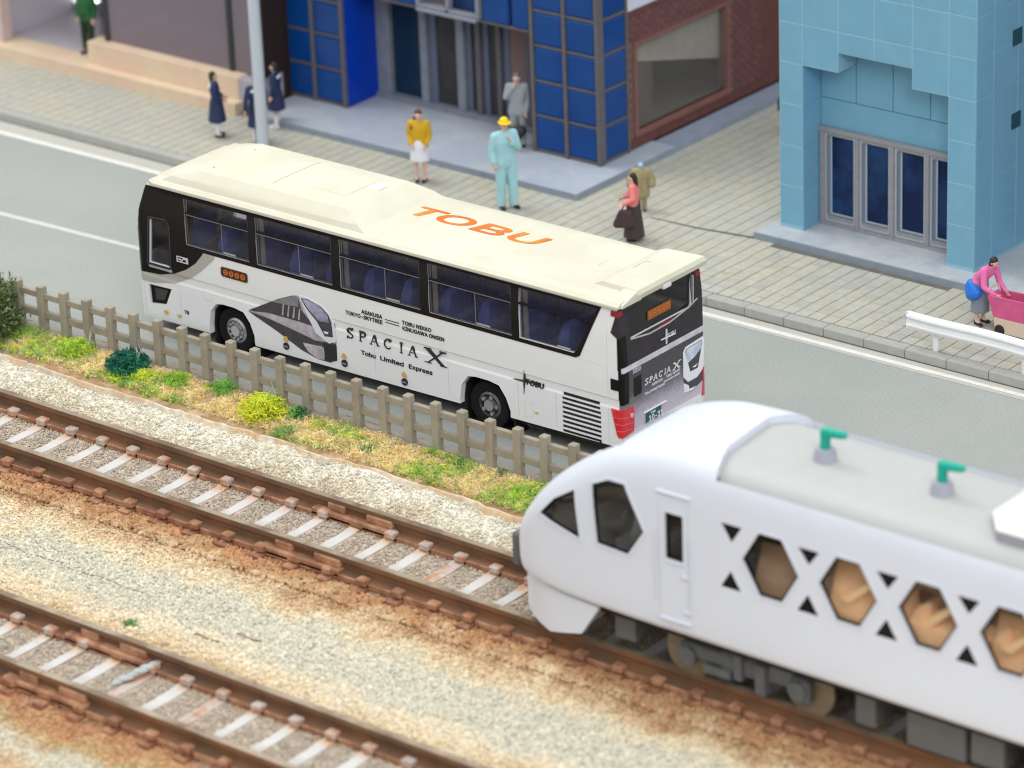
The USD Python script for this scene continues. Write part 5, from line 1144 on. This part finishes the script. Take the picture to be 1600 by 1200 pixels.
# ================================================================ PEOPLE (model figures)
M_SKIN = mat('figure_skin', (0.72, 0.46, 0.36), 0.5)
M_EYE = mat('figure_eye', (.03, .02, .02), .4); M_LIP = mat('figure_lip', (.50, .20, .18), .5)
def ball(p, r): return Manifold.sphere(r, 12).translate(tuple(map(float, p)))
def bone(a, b, ra, rb): return Manifold.hull(ball(a, ra) + ball(b, rb))
def smooth_mesh(m, length=.03, it=8):
    m = m.refine_to_length(length)
    v, f = arr(m); t = trimesh.Trimesh(v, f, process=True)
    trimesh.smoothing.filter_taubin(t, lamb=.5, nu=.53, iterations=it)
    return np.array(t.vertices), np.array(t.faces)
def hand(wr, d, side_dir, curl=.5):
    """Palm, four unequal fingers and a thumb from the side of the palm; d: along the hand, side_dir: towards the thumb."""
    d = np.array(d, float); d /= np.linalg.norm(d); s = np.array(side_dir, float); s -= d * (s @ d); s /= np.linalg.norm(s); n = np.cross(d, s)
    k0 = wr + d * .02; palm = [ball(k0 + s * .02, .02), ball(k0 - s * .02, .02), ball(k0 + d * .07 + s * .03, .016), ball(k0 + d * .07 - s * .03, .016)]
    m = Manifold.hull(palm[0] + palm[1] + palm[2] + palm[3])
    for i, L in enumerate((.060, .068, .063, .048)):
        b = k0 + d * .07 + s * (.030 - .020 * i); e1 = b + d * L * .5 - n * L * .5 * curl * .5; e2 = e1 + d * L * .45 - n * L * .6 * curl
        m += bone(b, e1, .0095, .009) + bone(e1, e2, .009, .008)
    t0 = k0 + d * .02 + s * .028; t1 = t0 + d * .03 + s * .028; t2 = t1 + d * .028 + s * .006
    return m + bone(t0, t1, .012, .0105) + bone(t1, t2, .0105, .009)
def person(label, loc, face, H=1.7, J=None, outfit=(), hair=None, hat=None, lean=0.0, skin=None, shoes=None, extra=None, group=None, hand_dir=None):
    """Joints in metres for a 1.7 m figure: x forward, y to its left, z up."""
    j = dict(hl=(0, .09, .90), kl=(.015, .10, .49), al=(-.01, .10, .09), tl=(.14, .12, .035), hr=(0, -.09, .90), kr=(.015, -.10, .49), ar=(-.01, -.10, .09), tr=(.14, -.12, .035),
             sl=(0, .18, 1.39), el=(-.03, .23, 1.12), wl=(.05, .23, .90), sr=(0, -.18, 1.39), er=(-.03, -.23, 1.12), wr=(.05, -.23, .90), nk=(0, 0, 1.44), hd=(.02, 0, 1.58), ch=(0, 0, 1.28), ws=(0, 0, 1.06), pv=(0, 0, .93))
    j.update(J or {}); j = {k: np.array(v, float) for k, v in j.items()}
    up = 'sl el wl sr er wr nk hd ch'.split()
    if lean:
        c, s = np.cos(lean), np.sin(lean)
        for k in up:
            p = j[k] - np.array([0, 0, .95]); j[k] = np.array([p[0] * c + p[2] * s, p[1], p[2] * c - p[0] * s]) + np.array([0, 0, .95])
    s_ = H / 1.7; c, s = np.cos(face), np.sin(face); Rm = np.array([[c, -s, 0], [s, c, 0], [0, 0, 1]])
    place = lambda mesh: (np.asarray(mesh[0]) * s_ @ Rm.T + np.array(loc), mesh[1])
    P = thing('person', label, 'person', loc, group=group)
    hd = j['hd']; f = np.array([np.cos(lean * .6), 0, -np.sin(lean * .6)]); u = np.array([np.sin(lean * .6), 0, np.cos(lean * .6)])
    torso = Manifold.hull(ball(j['pv'] + [0, .07, 0], .105) + ball(j['pv'] - [0, .07, 0], .105) + ball(j['ws'], .11)) + Manifold.hull(ball(j['ws'] + [0, .03, 0], .10) + ball(j['ws'] - [0, .03, 0], .10) + ball(j['ch'] + [0, .09, .0], .105) + ball(j['ch'] - [0, .09, 0], .105)) + Manifold.hull(ball(j['ch'] + [0, .09, 0], .105) + ball(j['ch'] - [0, .09, 0], .105) + ball(j['sl'] - [0, .04, 0], .062) + ball(j['sr'] + [0, .04, 0], .062) + ball(j['nk'] - u * .03, .06))
    legs, arms = {}, {}
    for q in 'lr':
        legs[q] = [(j['h' + q], j['k' + q], .088, .058), (j['k' + q], j['a' + q], .055, .038), (j['a' + q], j['t' + q], .042, .030)]
        arms[q] = [(j['s' + q], j['e' + q], .056, .043), (j['e' + q], j['w' + q], .042, .029)]
    body = torso + bone(j['nk'] - u * .03, hd - u * .05, .052, .048)
    for q in 'lr':
        for b in legs[q] + arms[q]: body += bone(*b)
        body += ball(j['a' + q] - [.035, 0, .04], .034)
    head = Manifold.hull(ball(hd + u * .045 - f * .015, .078) + ball(hd - u * .055 + f * .035, .042) + ball(hd + f * .02, .068))
    head += bone(hd + f * .085 + u * .015, hd + f * .102 - u * .012, .010, .015) + ball(hd + np.array([0, .078, 0]), .02).scale((1, 1, 1)) + ball(hd - np.array([0, .078, 0]), .02)
    body += head
    v, fc = smooth_mesh(body, .035, 8)
    B = part(P, 'body', place((v, fc)), skin or M_SKIN, smooth=50)
    for q, sg in (('l', 1), ('r', -1)):
        d = (hand_dir or {}).get(q); d = np.array(d, float) if d is not None else j['w' + q] - j['e' + q]
        part(B, 'hand', place(arr(hand(j['w' + q], d, np.array([.9, -sg * .35, .25])))), skin or M_SKIN, smooth=50)
    for sg in (-1, 1): part(B, 'eye', place(arr(ball(hd + f * .082 + np.array([0, sg * .03, 0]) + u * .015, .0105))), M_EYE, smooth=50)
    part(B, 'mouth', place(arr(bone(hd + f * .082 + np.array([0, -.018, 0]) - u * .045, hd + f * .082 + np.array([0, .018, 0]) - u * .045, .008, .008))), M_LIP, smooth=50)
    for kind, m, opt in outfit:
        g = None
        if kind in ('jacket', 'shirt', 'coat'):
            t = opt.get('thick', .022)
            g = Manifold.hull(ball(j['ws'] + [0, .05, -.02], .10 + t) + ball(j['ws'] - [0, .05, .02], .10 + t) + ball(j['ch'] + [0, .09, 0], .105 + t) + ball(j['ch'] - [0, .09, 0], .105 + t)) + Manifold.hull(ball(j['ch'] + [0, .09, 0], .105 + t) + ball(j['ch'] - [0, .09, 0], .105 + t) + ball(j['sl'] - [0, .04, 0], .06 + t) + ball(j['sr'] + [0, .04, 0], .06 + t) + ball(j['nk'] - u * .05, .055 + t * .7))
            hem = opt.get('hem', .90)
            pb = Manifold.hull(ball(j['ws'] + [0, .05, 0], .10 + t) + ball(j['ws'] - [0, .05, 0], .10 + t) + ball(j['pv'] + [0, .09, hem - .93], .10 + t) + ball(j['pv'] - [0, .09, .93 - hem], .10 + t))
            g += pb
            for q in 'lr':
                (a, b, ra, rb), (a2, b2, ra2, rb2) = arms[q]
                g += bone(a, b, ra + t, rb + t)
                if opt.get('sleeve', 1) > .6: g += bone(a2, a2 + (b2 - a2) * .92, ra2 + t, rb2 + t)
        elif kind == 'skirt':
            top, hem, r = opt.get('top', 1.02), opt['hem'], opt.get('r', .2)
            g = Manifold.hull_points(np.array([(j['pv'][0] + rr * 1.0 * np.cos(a), rr * 1.15 * np.sin(a), z) for z, rr in ((top, .135), (.90, .165), (hem + .02, r), (hem, r * .97)) for a in np.linspace(0, 2 * np.pi, 20, endpoint=False)]))
        elif kind == 'trousers':
            t = opt.get('thick', .02)
            g = Manifold.hull(ball(j['pv'] + [0, .07, 0], .105 + t) + ball(j['pv'] - [0, .07, 0], .105 + t) + ball(j['ws'] - [0, 0, .05], .11 + t))
            for q in 'lr':
                (a, b, ra, rb), (a2, b2, ra2, rb2) = legs[q][:2]
                g += bone(a, b, ra + t, rb + t) + bone(a2, b2 + np.array([0, 0, -.02]), rb + t, .048 + t)
        elif kind == 'socks':
            for q in 'lr':
                a, b, ra, rb = legs[q][1]; mm_ = bone(a + (b - a) * opt.get('from', .5), b, .058, .052); part(P, 'sock', place(smooth_mesh(mm_, .04, 3)), m, smooth=50)
            continue
        elif kind == 'collar':
            g = bone(j['nk'] - u * .05 + [0, .06, 0], j['nk'] - u * .05 - [0, .06, 0], .078, .078) + bone(j['nk'] - u * .10 - f * .08 + [0, .1, 0], j['nk'] - u * .10 - f * .08 - [0, .1, 0], .05, .05)
        if g is not None: part(P, kind, place(smooth_mesh(g, .04, 6)), m, smooth=50)
    if shoes:
        for q in 'lr': part(P, 'shoe', place(smooth_mesh(bone(j['a' + q] + [-.02, 0, -.045], j['t' + q] + [0, 0, .005], .050, .040), .03, 3)), shoes, smooth=50)
    if hair:
        m, style = hair
        g = Manifold.hull(ball(hd + u * .052 - f * .022, .088) + ball(hd + u * .01 - f * .045, .075))
        if style == 'long': g += Manifold.hull(ball(hd - f * .06, .07) + ball(j['nk'] - f * .075 - u * .03, .05))
        if style == 'bob': g += Manifold.hull(ball(hd - f * .03 + [0, .05, -.02], .055) + ball(hd - f * .03 - [0, .05, .02], .055) + ball(hd - f * .06 - u * .06, .06))
        if style == 'pony': g += bone(hd - f * .10 + [0, -.06, 0], j['ch'] + [.10, -.14, .02], .045, .04)
        g = g - Manifold.hull(ball(hd + f * .12 - u * .02, .075) + ball(hd + f * .09 - u * .09, .07))
        part(P, 'hair', place(smooth_mesh(g, .03, 4)), m, smooth=50)
    if hat:
        m, style = hat
        g = Manifold.hull(ball(hd + u * .075, .094) + ball(hd + u * .05, .097)) ^ Manifold.cube((1, 1, 1), True).translate(tuple(hd + u * .06 + np.array([0, 0, .5])))
        br = Manifold.cylinder(.02, .125, .12, 20).scale((1.12, 1, 1)).translate(tuple(hd + u * .05 + f * .02)) if style == 'helmet' else bone(hd + u * .07 + f * .05, hd + u * .065 + f * .12, .03, .02) + bone(hd + u * .06, hd + u * .06, .097, .097)
        part(P, 'hat', place(smooth_mesh(g + br, .03, 3)), m, smooth=50)
    if extra: extra(P, j, place)
    return P
navy = mat('cloth_navy', (.018, .028, .085), .6, vary=.15, vscale=5); whitec = mat('cloth_white', (.76, .76, .80), .55); darkhair = mat('hair_dark', (.022, .02, .012), .5); brownhair = mat('hair_brown', (.11, .04, .015), .5)
blackc = mat('cloth_black', (.015, .016, .017), .5); mustard = mat('cloth_mustard', (.60, .35, .01), .55, vary=.1, vscale=4); sky_ = mat('cloth_pale_blue', (.36, .62, .66), .5, vary=.06, vscale=4); helm = mat('helmet_yellow', (.85, .60, .01), .35)
greyc = mat('cloth_grey', (.30, .32, .33), .6, vary=.1, vscale=4); pinkc = mat('cloth_pink', (.80, .22, .20), .55, vary=.12, vscale=4); umber = mat('cloth_umber', (.05, .035, .035), .6, vary=.15, vscale=4); hot = mat('cloth_hot_pink', (.80, .17, .42), .5, vary=.12, vscale=5)
khaki = mat('cloth_khaki', (.33, .27, .14), .65, vary=.2, vscale=4); capblue = mat('cap_blue', (.28, .56, .78), .45); denim = mat('cloth_grey_blue', (.22, .26, .31), .6, vary=.1); bagblue = mat('bag_blue', (.015, .17, .62), .4); greencl = mat('cloth_green', (.012, .11, .03), .6); bagbrown = mat('bag_brown', (.055, .026, .028), .5)
def bag(kind, label, mesh, m, handle, mh=None):
    t = thing(kind, label, 'bag', tuple(arr(mesh)[0].min(0))); part(t, 'pouch', mesh, m, smooth=40); part(t, 'strap', handle, mh or m, smooth=40)
PI = math.pi
# schoolgirls in sailor uniform by the pole
uni = lambda hem=.42: (('jacket', navy, dict(hem=.95)), ('skirt', navy, dict(hem=hem, r=.23)), ('collar', whitec, {}), ('socks', whitec, {'from': .35}))
person('schoolgirl in navy uniform standing alone to the left of the grey pole', (-6.16, 8.80, .2), .75, 1.54, dict(wl=(.16, .16, 1.0), wr=(.16, -.16, 1.0), el=(-.02, .22, 1.14), er=(-.02, -.22, 1.14)), uni(), (darkhair, 'bob'), shoes=blackc, lean=-.08)
person('schoolgirl in navy uniform half hidden behind the left edge of the grey pole', (-5.16, 9.06, .2), 2.4, 1.54, dict(wl=(-.1, .30, .86), el=(-.06, .27, 1.12)), uni(), (darkhair, 'long'), shoes=mat('shoe_white', (.72, .72, .70), .5))
person('schoolgirl in navy uniform showing only at the right edge of the grey pole', (-5.44, 10.0, .2), 3.6, 1.54, {}, uni(.5), (darkhair, 'bob'), shoes=whitec)
person('woman in mustard cardigan and white skirt beyond the roof of the coach', (-.45, 9.12, .2), -1.1, 1.64, dict(wl=(.12, .18, .93), wr=(.12, -.16, .93), tl=(.13, .08, .035), tr=(.15, -.06, .035)), (('jacket', mustard, dict(hem=.90, thick=.03)), ('skirt', whitec, dict(hem=.52, r=.20))), (brownhair, 'pony'), shoes=blackc)
person('worker in pale blue overalls with a yellow helmet', (2.10, 8.92, .2), -.45, 2.0, dict(wl=(.20, .05, 1.30), el=(.04, .24, 1.14), wr=(.05, -.24, .92), kl=(.06, .11, .49), al=(.06, .12, .09), tl=(.21, .14, .035)), (('jacket', sky_, dict(hem=.86, thick=.034)), ('trousers', sky_, dict(thick=.034))), None, (helm, 'helmet'), shoes=blackc, hand_dir={'l': (.1, -.3, .9)})
person('man in grey suit by the glass entrance with a black bag', (.20, 11.72, .352), -1.0, 1.70, dict(wl=(.10, .20, .86), wr=(.12, -.05, 1.42), er=(.06, -.24, 1.16)), (('coat', greyc, dict(hem=.80, thick=.03)), ('trousers', greyc, {})), (mat('hair_grey', (.16, .14, .13), .6), 'short'), shoes=blackc, hand_dir={'r': (0, .2, .9)})
bag('handbag', 'black holdall held by the man in the grey suit', Manifold.hull(ball((.42, 11.55, .80), .13) + ball((.28, 11.42, .78), .13) + ball((.35, 11.48, .70), .13)), blackc, tube([(.34, 11.50, .9), (.345, 11.505, 1.06), (.36, 11.5, .9)], .014, 6))
person('woman in pink top and dark skirt carrying a brown bag', (5.53, 8.90, .2), -2.6, 1.48, dict(wl=(.20, .30, 1.02), el=(-.03, .28, 1.14), wr=(.26, -.28, .98), er=(.03, -.27, 1.10)), (('shirt', pinkc, dict(hem=.98, sleeve=1, thick=.025)), ('skirt', umber, dict(hem=.12, r=.26))), (darkhair, 'long'), shoes=umber)
bag('handbag', 'brown handbag on the arm of the woman in the pink top', Manifold.hull(ball((5.46, 8.55, .92), .05) + ball((5.62, 8.68, .92), .05) + ball((5.40, 8.50, .66), .09) + ball((5.64, 8.66, .66), .09)), bagbrown, tube([(5.46, 8.58, .95), (5.52, 8.63, 1.08), (5.60, 8.68, .95)], .016, 6))
person('crouching person in khaki jacket and light blue cap behind the woman in pink', (4.62, 10.36, .2), -.9, 1.06, dict(wl=(.10, .36, .98), el=(-.02, .34, 1.12), wr=(.10, -.36, .98), er=(-.02, -.34, 1.12)), (('coat', khaki, dict(hem=.62, thick=.12)), ('trousers', khaki, dict(thick=.03))), (darkhair, 'short'), (capblue, 'cap'), shoes=blackc)
person('woman in hot pink jacket leaning forward to push the pram', (13.86, 9.10, .2), -.15, 1.58, dict(wl=(.52, .16, 1.16), el=(.24, .24, 1.14), wr=(.52, -.16, 1.16), er=(.24, -.24, 1.14)), (('jacket', hot, dict(hem=.98)), ('skirt', denim, dict(hem=.30, r=.19))), (darkhair, 'bob'), shoes=blackc, lean=.58)
bag('waist_bag', 'blue hip bag of the woman pushing the pram', Manifold.hull(ball((13.74, 8.98, 1.02), .13) + ball((13.78, 8.95, .86), .15) + ball((13.90, 8.90, .92), .12)), bagblue, tube([(13.76, 8.98, 1.1), (13.98, 9.05, 1.42), (14.05, 9.2, 1.46)], .02, 6))
person('person in green with dark trousers standing in the lit shop doorway', (-12.15, 10.78, .512), -1.4, 1.72, {}, (('jacket', greencl, {}), ('trousers', mat('cloth_dark_green', (.012, .03, .015), .6), {})), (darkhair, 'short'), shoes=blackc)
person('person in dark coat mostly hidden behind the left corner of the teal building', (4.28, 16.1, .2), -1.2, .9, {}, (('coat', umber, {}), ('trousers', blackc, {})), (darkhair, 'short'), shoes=blackc)
# pram
PRAM = thing('pram', 'pink and cream pram pushed along the pavement behind the crash barrier', 'pram', (14.95, 9.05, .2))
hull_ = Manifold.hull_points(np.array([(x, 9.0 + y, z) for x, z, w in ((14.22, .98, .22), (14.36, .52, .2), (15.4, .50, .2), (15.6, .92, .22), (15.5, 1.02, .22)) for y in (-w, w)]))
part(PRAM, 'basket', hull_ - Manifold.hull_points(np.array([(x, 9.0 + y, z) for x, z, w in ((14.30, 1.05, .18), (14.42, .62, .16), (15.34, .60, .16), (15.5, 1.1, .18)) for y in (-w, w)])), mat('pram_pink', (.62, .10, .24), .5, vary=.15, vscale=4), smooth=25)
part(PRAM, 'lower_panel', Manifold.hull_points(np.array([(x, 9.0 + y, z) for x, z in ((14.36, .56), (14.40, .26), (15.3, .26), (15.36, .56)) for y in (-.205, .205)])), mat('pram_cream', (.66, .52, .40), .55))
part(PRAM, 'handle', join(tube([(14.28, 8.84, .95), (14.22, 8.84, 1.10), (14.22, 9.16, 1.10), (14.28, 9.16, .95)], .022, 8)), mat('pram_cream', (.6,) * 3))
part(PRAM, 'hood', Manifold.hull_points(np.array([(15.35 + .42 * np.cos(a), 9.0 + y, .98 + .40 * np.sin(a)) for a in np.linspace(.0, PI * .75, 8) for y in (-.21, .21)])), hot, smooth=30)
for x in (14.5, 15.25):
    for y in (-.2, .2): part(PRAM, 'wheel', lathe_y([(0, -.025), (.10, -.025), (.115, 0), (.10, .025), (0, .025)], 16, (x, 9.0 + y, .315)), blackc, smooth=40)
